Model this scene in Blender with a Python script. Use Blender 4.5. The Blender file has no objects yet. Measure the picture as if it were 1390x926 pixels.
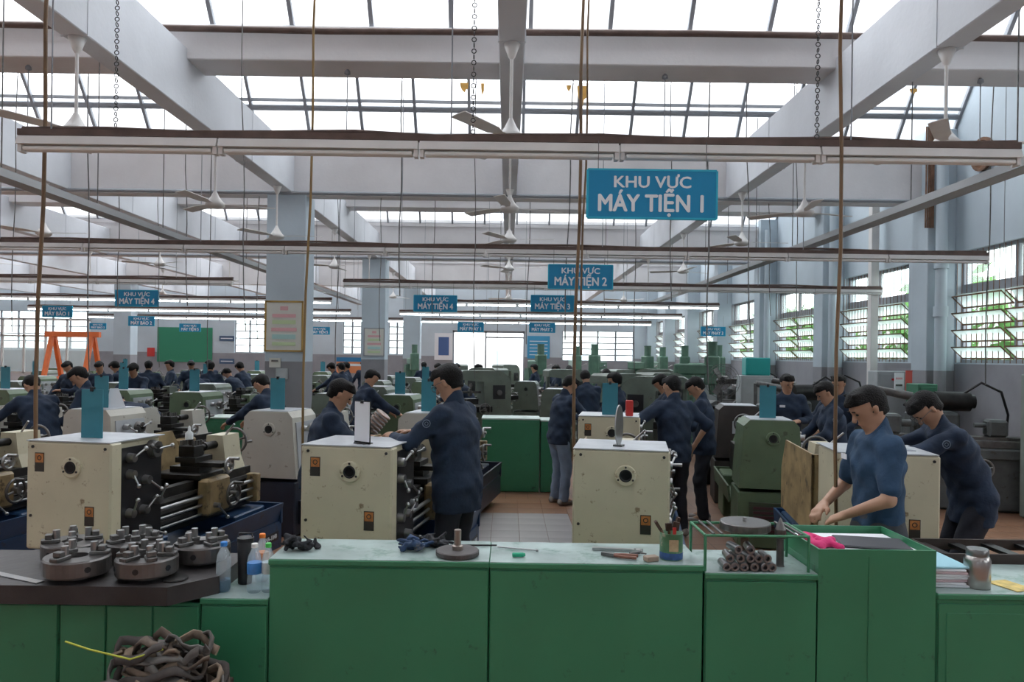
import bpy, math, random
import numpy as np
from mathutils import Vector, Matrix
PI = math.pi
random.seed(7)
sc = bpy.context.scene
COL = sc.collection
# ---------------------------------------------------------------- camera
EYE, F, ROLL = 1.88, 1000.0, 0.014
cam_d = bpy.data.cameras.new('camera'); cam = bpy.data.objects.new('camera', cam_d); COL.objects.link(cam)
cam.location = (0, 0, EYE); cam.rotation_euler = (PI/2, -ROLL, 0)
cam_d.sensor_width = 36; cam_d.lens = 36*F/1390; cam_d.shift_x = 6/1390; cam_d.shift_y = 21/1390
cam_d.clip_start = .05; cam_d.clip_end = 400
sc.camera = cam
def P(px, py, Y):
    dx, dy = px-689, py-484
    c, s = math.cos(ROLL), math.sin(ROLL)
    return Vector(((dx*c+dy*s)/F*Y, Y, EYE-(-dx*s+dy*c)/F*Y))
# ---------------------------------------------------------------- sky and exposure
w = bpy.data.worlds.new('overcast_sky'); sc.world = w; w.use_nodes = True
bg = w.node_tree.nodes['Background']; bg.inputs[0].default_value = (.93, .97, 1, 1); bg.inputs[1].default_value = 5.0
sc.view_settings.view_transform = 'Standard'; sc.view_settings.look = 'None'; sc.view_settings.gamma = 1
sc.view_settings.use_curve_mapping = False; sc.view_settings.exposure = 0.0
# ---------------------------------------------------------------- materials
MATS = {}
def mat(name, col, rough=.6, metal=0., var=.0, vscale=6., col2=None, bump=0., bscale=40., emit=0., spots=0., sscale=9., trans=0.):
    """procedural principled material: base colour broken by noise, optional second-colour blotches and fine bump"""
    if name in MATS: return MATS[name]
    m = bpy.data.materials.new(name); m.use_nodes = True; nt = m.node_tree; N = nt.nodes; L = nt.links
    b = N['Principled BSDF']; b.inputs['Roughness'].default_value = rough; b.inputs['Metallic'].default_value = metal
    c = (*col, 1); tc = N.new('ShaderNodeTexCoord')
    src = None
    if var > 0:
        n = N.new('ShaderNodeTexNoise'); n.inputs['Scale'].default_value = vscale; n.inputs['Detail'].default_value = 5
        L.new(tc.outputs['Object'], n.inputs['Vector'])
        r = N.new('ShaderNodeMapRange'); r.inputs['From Min'].default_value = .3; r.inputs['From Max'].default_value = .7
        r.inputs['To Min'].default_value = 1-var; r.inputs['To Max'].default_value = 1+var*.5
        L.new(n.outputs['Fac'], r.inputs['Value'])
        mx = N.new('ShaderNodeMix'); mx.data_type = 'RGBA'; mx.blend_type = 'MULTIPLY'; mx.inputs[0].default_value = 1
        mx.inputs[6].default_value = c; L.new(r.outputs[0], mx.inputs[7]); src = mx.outputs[2]
    if spots > 0:
        n2 = N.new('ShaderNodeTexNoise'); n2.inputs['Scale'].default_value = sscale; n2.inputs['Detail'].default_value = 6
        n2.inputs['Roughness'].default_value = .7
        L.new(tc.outputs['Object'], n2.inputs['Vector'])
        r2 = N.new('ShaderNodeMapRange'); r2.inputs['From Min'].default_value = .62-spots*.1; r2.inputs['From Max'].default_value = .70-spots*.05
        L.new(n2.outputs['Fac'], r2.inputs['Value'])
        m2 = N.new('ShaderNodeMix'); m2.data_type = 'RGBA'; L.new(r2.outputs[0], m2.inputs[0])
        if src: L.new(src, m2.inputs[6])
        else: m2.inputs[6].default_value = c
        m2.inputs[7].default_value = (*(col2 or (.05, .04, .03)), 1); src = m2.outputs[2]
    if src: L.new(src, b.inputs['Base Color'])
    else: b.inputs['Base Color'].default_value = c
    if bump > 0:
        n3 = N.new('ShaderNodeTexNoise'); n3.inputs['Scale'].default_value = bscale; n3.inputs['Detail'].default_value = 4
        L.new(tc.outputs['Object'], n3.inputs['Vector'])
        bp = N.new('ShaderNodeBump'); bp.inputs['Strength'].default_value = bump; bp.inputs['Distance'].default_value = .02
        L.new(n3.outputs['Fac'], bp.inputs['Height']); L.new(bp.outputs[0], b.inputs['Normal'])
    if emit > 0:
        b.inputs['Emission Color'].default_value = c; b.inputs['Emission Strength'].default_value = emit
    if trans > 0: b.inputs['Transmission Weight'].default_value = trans
    MATS[name] = m; return m
def glass_mat(name, tint, haze):
    """thin window pane: mostly clear, slightly frosted by dust, a little gloss"""
    m = bpy.data.materials.new(name); m.use_nodes = True; nt = m.node_tree; N = nt.nodes; L = nt.links
    N.remove(N['Principled BSDF']); out = N['Material Output']
    t = N.new('ShaderNodeBsdfTransparent'); t.inputs[0].default_value = (*tint, 1)
    d = N.new('ShaderNodeBsdfTranslucent'); d.inputs[0].default_value = (.9, .92, .92, 1)
    g = N.new('ShaderNodeBsdfGlossy'); g.inputs['Roughness'].default_value = .08
    a = N.new('ShaderNodeMixShader'); a.inputs[0].default_value = haze; L.new(t.outputs[0], a.inputs[1]); L.new(d.outputs[0], a.inputs[2])
    b = N.new('ShaderNodeMixShader'); b.inputs[0].default_value = .05; L.new(a.outputs[0], b.inputs[1]); L.new(g.outputs[0], b.inputs[2])
    L.new(b.outputs[0], out.inputs[0]); MATS[name] = m; return m
M_WHITE = mat('white_plaster', (.72, .71, .72), .85, var=.10, vscale=1.3, bump=.1, bscale=25)
M_BEAM = mat('beam_paint', (.66, .68, .72), .8, var=.12, vscale=1.1, bump=.12, bscale=20)
M_ROOF = mat('roof_soffit', (.62, .60, .60), .85, var=.1, vscale=1.)
M_STEELB = mat('brown_painted_steel', (.13, .085, .07), .6, var=.3, vscale=8)
M_MULL = mat('grey_mullion', (.30, .32, .35), .6)
M_GLASS = glass_mat('skylight_pane', (.97, .98, 1.), .12)
M_WGLASS = glass_mat('window_pane', (.92, .97, .96), .18)
M_LOUVRE = glass_mat('pattern_glass_pane', (.85, .95, .92), .45)
M_FIX = mat('lamp_housing_white', (.74, .72, .70), .5, var=.06)
M_TUBE_OFF = mat('unlit_tube', (.82, .82, .80), .3)
M_TUBE_ON = mat('lit_tube', (.85, .95, 1.), .3, emit=14)
M_CREAM = mat('cream_machine_paint', (.58, .53, .38), .42, var=.10, vscale=3, spots=.25, sscale=14, col2=(.20, .13, .07), bump=.03)
M_GREYM = mat('grey_beige_machine_paint', (.50, .48, .42), .45, var=.1, vscale=3, spots=.2, sscale=12, col2=(.2, .16, .12))
M_OLIVE = mat('sage_green_machine_paint', (.12, .175, .10), .45, var=.2, vscale=3, spots=.3, sscale=11, col2=(.06, .07, .04))
M_PALEG = mat('pale_green_machine_paint', (.15, .185, .15), .45, var=.2, vscale=4, spots=.3, sscale=9, col2=(.10, .10, .08))
M_BLUE = mat('navy_base_paint', (.018, .055, .13), .4, var=.3, vscale=4, spots=.2, sscale=10, col2=(.03, .03, .035))
M_DKBLUE = mat('dark_base_paint', (.02, .026, .045), .45, var=.3, vscale=4)
M_DARK = mat('oily_dark_iron', (.028, .026, .025), .42, .5, var=.45, vscale=9, bump=.05)
M_IRON = mat('worn_grey_iron', (.16, .155, .15), .38, .7, var=.35, vscale=10)
M_STEEL = mat('bright_steel', (.45, .45, .45), .28, .95, var=.2, vscale=12)
M_BLACK = mat('black_panel', (.012, .012, .014), .4)
M_TAN = mat('oil_stained_cream', (.36, .26, .13), .45, var=.4, vscale=7, spots=.6, sscale=8, col2=(.05, .035, .02))
M_TEAL = mat('teal_board', (.035, .21, .27), .5, var=.12, vscale=5)
M_GREEN = mat('green_cabinet_paint', (.046, .23, .115), .36, var=.13, vscale=1.7, spots=.12, sscale=5, col2=(.03, .10, .06), bump=.015, bscale=8)
M_GREENTOP = mat('worn_cabinet_top', (.36, .45, .43), .3, .15, var=.35, vscale=4, spots=.9, sscale=6, col2=(.10, .21, .16))
M_SIGN = mat('sign_blue', (.0, .24, .47), .45, var=.06)
M_SIGNW = mat('sign_lettering', (.80, .83, .85), .5)
M_RUST = mat('rusty_frame', (.19, .10, .06), .75, var=.4, vscale=10)
M_WOODBR = mat('brown_conduit', (.20, .115, .055), .5, var=.3, vscale=3)
M_SKIN = mat('skin', (.44, .245, .155), .5, var=.06, vscale=9)
M_HAIR = mat('black_hair', (.008, .007, .007), .62, bump=.6, bscale=110); M_HAIR.node_tree.nodes['Principled BSDF'].inputs['Specular IOR Level'].default_value = .2
M_NAVY = mat('navy_work_cloth', (.014, .028, .058), .88, var=.3, vscale=9, bump=.6, bscale=11)
M_POLO = mat('blue_polo_cloth', (.022, .058, .115), .88, var=.2, vscale=9, bump=.55, bscale=11)
M_TROUS = mat('dark_trouser_cloth', (.016, .018, .028), .85, var=.2, vscale=6, bump=.3, bscale=14)
M_JEANS = mat('faded_denim', (.20, .26, .36), .85, var=.25, vscale=7, bump=.2)
M_SHOE = mat('scuffed_shoe', (.30, .27, .25), .7, var=.2)
M_PAPER = mat('white_paper', (.80, .81, .84), .7)
M_RED = mat('red_paint', (.55, .035, .03), .45)
M_ORANGE = mat('orange_gantry_paint', (.72, .15, .03), .5, var=.1)
# ---------------------------------------------------------------- mesh helper
class MB:
    def __init__(s): s.v = []; s.f = []; s.sm = []
    def add(s, vs, fs, smooth=False):
        o = len(s.v); s.v += [tuple(v) for v in vs]; s.f += [tuple(i+o for i in f) for f in fs]; s.sm += [smooth]*len(fs); return s
    def box(s, x0, x1, y0, y1, z0, z1, c=0.):
        """box; c > 0 chamfers every edge"""
        if x0 > x1: x0, x1 = x1, x0
        if y0 > y1: y0, y1 = y1, y0
        if z0 > z1: z0, z1 = z1, z0
        c = min(c, (x1-x0)*.45, (y1-y0)*.45, (z1-z0)*.45)
        if c <= 0:
            v = [(x, y, z) for z in (z0, z1) for y in (y0, y1) for x in (x0, x1)]
            return s.add(v, [(0, 2, 3, 1), (4, 5, 7, 6), (0, 1, 5, 4), (2, 6, 7, 3), (0, 4, 6, 2), (1, 3, 7, 5)])
        v = []; idx = {}
        X, Y, Z = (x0, x1), (y0, y1), (z0, z1)
        for i in (0, 1):
            for j in (0, 1):
                for k in (0, 1):
                    sx, sy, sz = (c if i == 0 else -c), (c if j == 0 else -c), (c if k == 0 else -c)
                    for a, p in (('x', (X[i], Y[j]+sy, Z[k]+sz)), ('y', (X[i]+sx, Y[j], Z[k]+sz)), ('z', (X[i]+sx, Y[j]+sy, Z[k]))):
                        idx[i, j, k, a] = len(v); v.append(p)
        f = []
        for i in (0, 1):
            q = [idx[i, 0, 0, 'x'], idx[i, 1, 0, 'x'], idx[i, 1, 1, 'x'], idx[i, 0, 1, 'x']]; f.append(q if i else q[::-1])
            q = [idx[0, i, 0, 'y'], idx[0, i, 1, 'y'], idx[1, i, 1, 'y'], idx[1, i, 0, 'y']]; f.append(q if i else q[::-1])
            q = [idx[0, 0, i, 'z'], idx[1, 0, i, 'z'], idx[1, 1, i, 'z'], idx[0, 1, i, 'z']]; f.append(q if i else q[::-1])
        for a in (0, 1):
            for b in (0, 1):
                f.append([idx[a, b, 0, 'x'], idx[a, b, 1, 'x'], idx[a, b, 1, 'y'], idx[a, b, 0, 'y']])
                f.append([idx[a, 0, b, 'x'], idx[a, 1, b, 'x'], idx[a, 1, b, 'z'], idx[a, 0, b, 'z']])
                f.append([idx[0, a, b, 'y'], idx[1, a, b, 'y'], idx[1, a, b, 'z'], idx[0, a, b, 'z']])
                for k in (0, 1): f.append([idx[a, b, k, 'x'], idx[a, b, k, 'y'], idx[a, b, k, 'z']])
        return s.add(v, f)
    def rings(s, rings, smooth=True, cap=True):
        """skin a list of equal-length closed rings"""
        n = len(rings[0]); v = [p for r in rings for p in r]; f = []
        for i in range(len(rings)-1):
            for j in range(n):
                k = (j+1) % n; f.append((i*n+j, i*n+k, (i+1)*n+k, (i+1)*n+j))
        s.add(v, f, smooth)
        if cap:
            s.add(rings[0], [tuple(range(n))[::-1]]); s.add(rings[-1], [tuple(range(n))])
        return s
    def cyl(s, a, b, r0, r1=None, n=12, smooth=True, cap=True):
        a, b = Vector(a), Vector(b); r1 = r0 if r1 is None else r1
        d = (b-a).normalized(); u = d.orthogonal().normalized(); w_ = d.cross(u)
        R = [[p+(u*math.cos(2*PI*i/n)+w_*math.sin(2*PI*i/n))*r for i in range(n)] for p, r in ((a, r0), (b, r1))]
        return s.rings(R, smooth, cap)
    def lathe(s, c, axis, prof, n=20, smooth=False):
        """profile [(radius, along)] turned about an axis through c"""
        c = Vector(c); d = Vector(axis).normalized(); u = d.orthogonal().normalized(); w_ = d.cross(u)
        R = [[c+d*h+(u*math.cos(2*PI*i/n)+w_*math.sin(2*PI*i/n))*max(r, 1e-4) for i in range(n)] for r, h in prof]
        return s.rings(R, smooth, True)
    def tube(s, pts, r, n=6, smooth=True):
        pts = [Vector(p) for p in pts]; R = []; u = None
        for i, p in enumerate(pts):
            d = (pts[min(i+1, len(pts)-1)]-pts[max(i-1, 0)]).normalized()
            u = d.orthogonal().normalized() if u is None else (u-d*u.dot(d)).normalized()
            w_ = d.cross(u); R.append([p+(u*math.cos(2*PI*k/n)+w_*math.sin(2*PI*k/n))*r for k in range(n)])
        return s.rings(R, smooth, True)
    def torus(s, c, axis, R, r, n=24, k=6):
        c = Vector(c); d = Vector(axis).normalized(); u = d.orthogonal().normalized(); w_ = d.cross(u); v = []; f = []
        for i in range(n):
            e = u*math.cos(2*PI*i/n)+w_*math.sin(2*PI*i/n)
            for j in range(k): v.append(c+e*(R+r*math.cos(2*PI*j/k))+d*r*math.sin(2*PI*j/k))
        for i in range(n):
            for j in range(k): f.append((i*k+j, i*k+(j+1) % k, ((i+1) % n)*k+(j+1) % k, ((i+1) % n)*k+j))
        return s.add(v, f, True)
    def prism(s, poly, ax, a, b):
        """2D polygon extruded along axis ax from a to b; poly coordinates are the other two axes in order"""
        def pt(p, t): return (t, p[0], p[1]) if ax == 'x' else (p[0], t, p[1]) if ax == 'y' else (p[0], p[1], t)
        n = len(poly); v = [pt(p, a) for p in poly]+[pt(p, b) for p in poly]
        f = [tuple(range(n)), tuple(range(2*n-1, n-1, -1))]+[(i, i+n, (i+1) % n+n, (i+1) % n) for i in range(n)]
        return s.add(v, f)
    def bar(s, a, b, w_, h, up=(0, 0, 1)):
        """rectangular bar from a to b"""
        a, b = Vector(a), Vector(b); d = (b-a).normalized(); up = Vector(up)
        if abs(d.dot(up)) > .98: up = Vector((0, 1, 0))
        x = d.cross(up).normalized()*w_/2; y = x.cross(d).normalized()*h/2
        R = [[p-x-y, p+x-y, p+x+y, p-x+y] for p in (a, b)]
        return s.rings([[tuple(q) for q in r] for r in R], False, True)
    def sphere(s, c, r, n=12, m=8, sx=1, sy=1, sz=1):
        R = [[(c[0]+r*sx*math.sin(PI*i/m)*math.cos(2*PI*j/n)+1e-5*math.cos(2*PI*j/n), c[1]+r*sy*math.sin(PI*i/m)*math.sin(2*PI*j/n)+1e-5*math.sin(2*PI*j/n), c[2]-r*sz*math.cos(PI*i/m)) for j in range(n)] for i in range(m+1)]
        return s.rings(R, True, True)
    def mesh(s, name):
        me = bpy.data.meshes.new(name); me.from_pydata(s.v, [], s.f)
        me.polygons.foreach_set('use_smooth', s.sm); me.update()
        import bmesh
        bm = bmesh.new(); bm.from_mesh(me); bmesh.ops.recalc_face_normals(bm, faces=bm.faces); bm.to_mesh(me); bm.free()
        return me
    def obj(s, name, m, parent=None, **kw): return link(name, s.mesh(name), m, parent, **kw)
def link(name, me, m=None, parent=None, loc=None, label=None, cat=None, group=None, kind=None, rotz=None):
    o = bpy.data.objects.new(name, me); COL.objects.link(o)
    if m is not None and me is not None:
        if not me.materials: me.materials.append(m)
        elif me.materials[0] != m: o.material_slots[0].link = 'OBJECT'; o.material_slots[0].material = m
    if parent is not None: o.parent = parent
    if loc is not None: o.location = loc
    if rotz is not None: o.rotation_euler = (0, 0, rotz)
    if label: o['label'] = label
    if cat: o['category'] = cat
    if group: o['group'] = group
    if kind: o['kind'] = kind
    return o
def thing(name, label, cat, loc=(0, 0, 0), rotz=0., group=None):
    return link(name, None, None, None, loc, label, cat, group, None, rotz)
def dup(root, loc=None, rotz=None, label=None, group=None, parent=None):
    r = root.copy(); COL.objects.link(r)
    if parent is not None: r.parent = parent
    if loc is not None: r.location = loc
    if rotz is not None: r.rotation_euler = (0, 0, rotz)
    if label: r['label'] = label
    if group: r['group'] = group
    for ch in list(root.children): dup(ch, parent=r)
    return r
def struct(name, mb, m): return mb.obj(name, m, kind='structure')
def text_mesh(s, size, bold=0.0, ext=.0015):
    cu = bpy.data.curves.new('lettering', 'FONT'); cu.body = s; cu.size = size; cu.align_x = 'CENTER'; cu.align_y = 'CENTER'
    cu.extrude = ext; cu.resolution_u = 3
    o = bpy.data.objects.new('lettering', cu); COL.objects.link(o)
    bpy.context.view_layer.update()
    me = bpy.data.meshes.new_from_object(o.evaluated_get(bpy.context.evaluated_depsgraph_get()))
    bpy.data.objects.remove(o); bpy.data.curves.remove(cu)
    if bold > 0:      # heavier strokes: the letter shapes repeated a stroke's width to the side
        vs = [tuple(v.co) for v in me.vertices]; fs = [tuple(p.vertices) for p in me.polygons]; n = len(vs); V2 = []; F2 = []
        for k, (dx, dy) in enumerate(((-bold, 0), (bold, 0), (0, bold*.7), (0, -bold*.7))): V2 += [(x+dx, y+dy, z+k*1e-5) for x, y, z in vs]; F2 += [tuple(i+k*n for i in f) for f in fs]
        me = bpy.data.meshes.new('lettering'); me.from_pydata(V2, [], F2); me.update()
    xs = [v.co.x for v in me.vertices]; w_ = (max(xs)-min(xs)) if xs else 1
    return me, w_
# ================================================================ THE HALL
XL, XR, Y0, Y1 = -27.0, 7.1, -7.6, 35.3
def wall_paint(name, upper, lower, zs):
    m = mat(name, upper, .85, var=.10, vscale=.9, bump=.1, bscale=14)
    nt = m.node_tree; N = nt.nodes; L = nt.links; b = N['Principled BSDF']
    old = b.inputs['Base Color'].links[0].from_socket
    tc = N.new('ShaderNodeTexCoord'); sp = N.new('ShaderNodeSeparateXYZ'); L.new(tc.outputs['Object'], sp.inputs[0])
    gt = N.new('ShaderNodeMath'); gt.operation = 'GREATER_THAN'; gt.inputs[1].default_value = zs; L.new(sp.outputs[2], gt.inputs[0])
    mx = N.new('ShaderNodeMix'); mx.data_type = 'RGBA'; L.new(gt.outputs[0], mx.inputs[0])
    n = N.new('ShaderNodeTexNoise'); n.inputs['Scale'].default_value = 2.2; n.inputs['Detail'].default_value = 6; L.new(tc.outputs['Object'], n.inputs[0])
    cr = N.new('ShaderNodeMix'); cr.data_type = 'RGBA'; L.new(n.outputs['Fac'], cr.inputs[0])
    cr.inputs[6].default_value = (*[c*.75 for c in lower], 1); cr.inputs[7].default_value = (*[c*1.2 for c in lower], 1)
    L.new(cr.outputs[2], mx.inputs[6]); L.new(old, mx.inputs[7]); L.new(mx.outputs[2], b.inputs['Base Color'])
    return m
M_WALL = wall_paint('two_tone_wall_paint', (.55, .63, .69), (.30, .30, .325), 1.86)
M_COLP = wall_paint('two_tone_column_paint', (.50, .58, .64), (.27, .27, .29), 1.75)
# floor: brown tiled field as material, real tiles where the aisles show
def tile_mat(name, c1, c2, mortar, size):
    m = mat(name, c1, .45); nt = m.node_tree; N = nt.nodes; L = nt.links; b = N['Principled BSDF']
    tc = N.new('ShaderNodeTexCoord'); br = N.new('ShaderNodeTexBrick'); br.offset = 0; br.inputs['Scale'].default_value = 1
    br.inputs['Brick Width'].default_value = size; br.inputs['Row Height'].default_value = size; br.inputs['Mortar Size'].default_value = .004
    br.inputs['Color1'].default_value = (*c1, 1); br.inputs['Color2'].default_value = (*c2, 1); br.inputs['Mortar'].default_value = (*mortar, 1)
    L.new(tc.outputs['Object'], br.inputs['Vector']); L.new(br.outputs['Color'], b.inputs['Base Color'])
    return m
M_FLOOR = tile_mat('terracotta_floor', (.27, .145, .085), (.23, .12, .075), (.10, .06, .045), .3)
M_TILE_R = mat('terracotta_tile', (.30, .16, .095), .38, var=.3, vscale=1.1, spots=.2, sscale=3, col2=(.12, .07, .05))
M_TILE_G = mat('grey_tile', (.40, .38, .37), .34, var=.25, vscale=1.1)
fl = struct('floor', MB().box(XL-.3, XR+.3, Y0-.3, Y1+.3, -.2, -.008), M_FLOOR)
tile = MB().box(-.148, .148, -.148, .148, -.009, 0, .002).mesh('tile')
tile.materials.append(M_TILE_R)
for i in range(9):
    for j in range(14):
        x, y = -1.2+.3*i, 5.7+.3*j
        link('tile', tile, M_TILE_G if (y < 9.0 and x < .8) else M_TILE_R, fl, (x, y, 0))
for i in range(12):
    for j in range(12): link('tile', tile, M_TILE_R, fl, (3.6+.3*i, 5.4+.3*j, 0))
line = MB().box(4.06, 4.12, 4.8, 9.2, .0005, .002).obj('aisle_line', mat('yellow_line_paint', (.55, .36, .08), .6), label='worn yellow line painted on the terracotta floor beside the grinding machines', cat='floor line')
# walls
VAL = [8.0+3.9*k for k in range(-4, 8)]           # valley lines of the saw-tooth roof
def wall_x(name, x0, x1, ys, holes, z0=-.05, z1=8.0):
    """wall in the plane of x with rectangular holes (ya, yb, za, zb) sorted by y"""
    mb = MB(); y = ys[0]
    for (ya, yb, za, zb) in holes:
        mb.box(x0, x1, y, ya, z0, z1); mb.box(x0, x1, ya, yb, z0, za); mb.box(x0, x1, ya, yb, zb, z1); y = yb
    mb.box(x0, x1, y, ys[1], z0, z1); return struct(name, mb, M_WALL)
WIN = [(v+1.17, v+3.67) for v in VAL[1:-1]]
wall_x('wall_right', XR, XR+.25, (Y0, Y1), [(a, b, 1.88, 3.63) for a, b in WIN])
wall_x('wall_left', XL-.25, XL, (Y0, Y1), [])
struct('wall_back', MB().box(XL-.25, XR+.25, Y0-.25, Y0, -.05, 8), M_WALL)
def fpx(px): return (px-689)/F*Y1
ZG = 5.41
FH = [(-26.0, -20.2, 1.95, 3.75), (fpx(318), fpx(358), 1.9, 3.6), (fpx(465), fpx(490), 1.9, 3.55), (fpx(527), fpx(550), 1.9, 3.55), (fpx(614), fpx(712), 0, 3.1), (fpx(763), fpx(860), 1.72, 3.15)]
mb = MB(); x = XL-.25
for (a, b, za, zb) in FH:
    mb.box(x, a, Y1, Y1+.25, -.05, ZG)
    if za > 0: mb.box(a, b, Y1, Y1+.25, -.05, za)
    mb.box(a, b, Y1, Y1+.25, zb, ZG); x = b
mb.box(x, XR+.25, Y1, Y1+.25, -.05, ZG); struct('wall_far', mb, M_WALL)
# piers on the right wall, free columns under one beam line
mb = MB()
for v in VAL: mb.box(XR-.45, XR, v-.2, v+.25, 0, 5.6, .01)
struct('trim_1', mb, M_COLP)
for x in (-3.6, -14.4, -25.2):
    for v in VAL[5::2]:
        if v < 34: struct('trim_2', MB().box(x-.315, x+.315, v-.02, v+.53, 0, 4.47, .012), M_COLP)
ZG, RY, RZ = 5.41, 1.30, 1.75
# beams running away from the camera
for j in range(9):
    x = 3.6-3.6*j; mb = MB().box(x-.11, x+.11, Y0, Y1, 4.47, 5.15, .008)
    for v in VAL: mb.box(x-.116, x+.116, v-1.95, v-1.93, 4.465, 5.16)
    struct('ceiling_beam', mb, M_BEAM)
# cross members, saw-tooth roof and skylights
ZG, RY, RZ = 5.41, 1.30, 1.75
pane_cache = {}
nwin = 0
for k, v in enumerate(VAL):
    if v > 35: pass
    elif k % 2: struct('ceiling_girder', MB().box(XL, XR, v, v+.25, 4.43, ZG, .01).box(XL, XR, v-.03, v+.28, ZG-.09, ZG), M_WHITE)
    else: struct('ceiling_girder', MB().box(XL, XR, v-.08, v+.40, 5.03, ZG, .01), M_WHITE)
    yb = v-3.9+.3
    struct('ceiling', MB().prism([(v-RY, ZG+RZ), (v-RY, ZG+RZ+.12), (yb-.1, ZG+.13), (yb-.1, ZG)], 'x', XL, XR), M_ROOF)
    # skylight: mullions, rails, panes
    nwin += 1; near = 4 <= k <= 8
    fr = MB(); d = Vector((0, -RY, RZ)); step = .86 if near else 3.6; xa = -15.0 if near else XL
    nx = int((XR-xa)/step)
    for i in range(nx+1):
        x = XR-.02-i*step; fr.bar((x, v, ZG), (x, v-RY, ZG+RZ), .045, .06, (0, 1, 0))
    for t in (0.0, .257, 1.0): fr.bar((XL, v-RY*t, ZG+RZ*t), (XR, v-RY*t, ZG+RZ*t), .03, .045)
    wo = fr.obj('window_%d' % nwin, M_MULL, kind='structure')
    if near not in pane_cache:
        w2 = step/2-.02
        pane_cache[near] = MB().add([(-w2, .0, 0), (w2, .0, 0), (w2, -RY, RZ), (-w2, -RY, RZ)], [(0, 1, 2, 3)]).mesh('pane')
        pane_cache[near].materials.append(M_GLASS)
    for i in range(nx): link('pane', pane_cache[near], M_GLASS, wo, (XR-.02-(i+.5)*step, v, ZG))
    if near:
        wa = MB().add([(XL, 0, 0), (xa, 0, 0), (xa, -RY, RZ), (XL, -RY, RZ)], [(0, 1, 2, 3)]); wa.obj('pane', M_GLASS, wo, loc=(0, v, ZG))
    # light enters here: portal for the sky light
    ld = bpy.data.lights.new('sky_portal', 'AREA'); ld.shape = 'RECTANGLE'; ld.size = XR-XL; ld.size_y = math.hypot(RY, RZ)
    ld.cycles.is_portal = True
    lo = bpy.data.objects.new('sky_portal', ld); COL.objects.link(lo)
    lo.location = ((XL+XR)/2, v-RY/2+.06, ZG+RZ/2+.04); lo.rotation_euler = (-math.atan2(RZ, RY), 0, 0)
# conduits that follow the girders
for k in (4, 6, 8):
    v = VAL[k]
    MB().tube([(XL, v-.13, 5.36), (-8, v-.13, 5.37), (-2, v-.13, 5.33), (2, v-.13, 5.36), (XR-.01, v-.13, 5.35)], .035, 6).obj('ceiling_conduit', M_STEELB, label='brown conduit running along the front of a shallow roof girder', cat='conduit', group='conduits on the roof girders')
for k in (5, 7):
    v = VAL[k]
    MB().tube([(XL, v-.25, ZG+.36), (XR-.01, v-.25, ZG+.36)], .05, 6).obj('skylight_pipe', M_MULL, label='dark grey pipe crossing the skylight above a deep girder', cat='pipe', group='pipes across the skylights')
    MB().tube([(XL, v-.07, 4.46), (XR-.46, v-.07, 4.46)], .03, 6).obj('girder_pipe', M_MULL, label='thin grey pipe along the lower edge of a deep roof girder', cat='pipe', group='pipes under the deep girders')
# windows of the right wall: transom panes above, tilted pattern-glass panes below, rusty bars
hop = MB().box(-.004, .004, -.565, .565, 0, .25).mesh('pane'); hop.materials.append(M_LOUVRE)
tra = MB().box(-.004, .004, -.27, .27, 0, .44).mesh('pane'); tra.materials.append(M_WGLASS)
for a, b in WIN[3:]:
    nwin += 1; x = XR+.12; fr = MB(); m_ = (a+b)/2
    for y in (a, m_, b): fr.box(x-.03, x+.03, y-.04, y+.04, 1.88, 3.63)
    for z in (1.9, 3.04, 3.61): fr.box(x-.04, x+.04, a, b, z-(.07 if z == 3.04 else .03), z+(.07 if z == 3.04 else .03))
    wo = fr.obj('window_%d' % nwin, M_MULL, kind='structure')
    hf = MB()
    for r in range(4):
        for c in (0, 1):
            yc = a+.625+c*1.25; z = 1.95+r*.265
            p = link('pane', hop, M_LOUVRE, wo, (x-.03, yc, z)); p.rotation_euler = (0, -.85 if r != 3 else -.6, 0)
            hf.box(x-.05, x-.03, yc-.58, yc+.58, z-.012, z+.012); hf.bar((x-.04, yc-.58, z), (x-.22, yc-.58, z+.17), .014, .014); hf.bar((x-.04, yc+.58, z), (x-.22, yc+.58, z+.17), .014, .014)
            hf.bar((x-.22, yc-.58, z+.17), (x-.22, yc+.58, z+.17), .02, .02)
    for c in range(4): link('pane', tra, M_WGLASS, wo, (x, a+.33+c*.61, 3.13))
    hf.obj('hopper_frame', M_RUST, wo)
    bars = MB()
    n = 20
    for i in range(n): y = a+(i+.5)*(b-a)/n; bars.box(x-.158, x-.15, y-.004, y+.004, 1.88, 3.6)
    bars.obj('security_bars', M_RUST, wo)
    ld = bpy.data.lights.new('window_portal', 'AREA'); ld.shape = 'RECTANGLE'; ld.size = 1.75; ld.size_y = b-a; ld.cycles.is_portal = True
    lo = bpy.data.objects.new('window_portal', ld); COL.objects.link(lo); lo.location = (XR+.3, m_, 2.75); lo.rotation_euler = (0, PI/2, 0)
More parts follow.
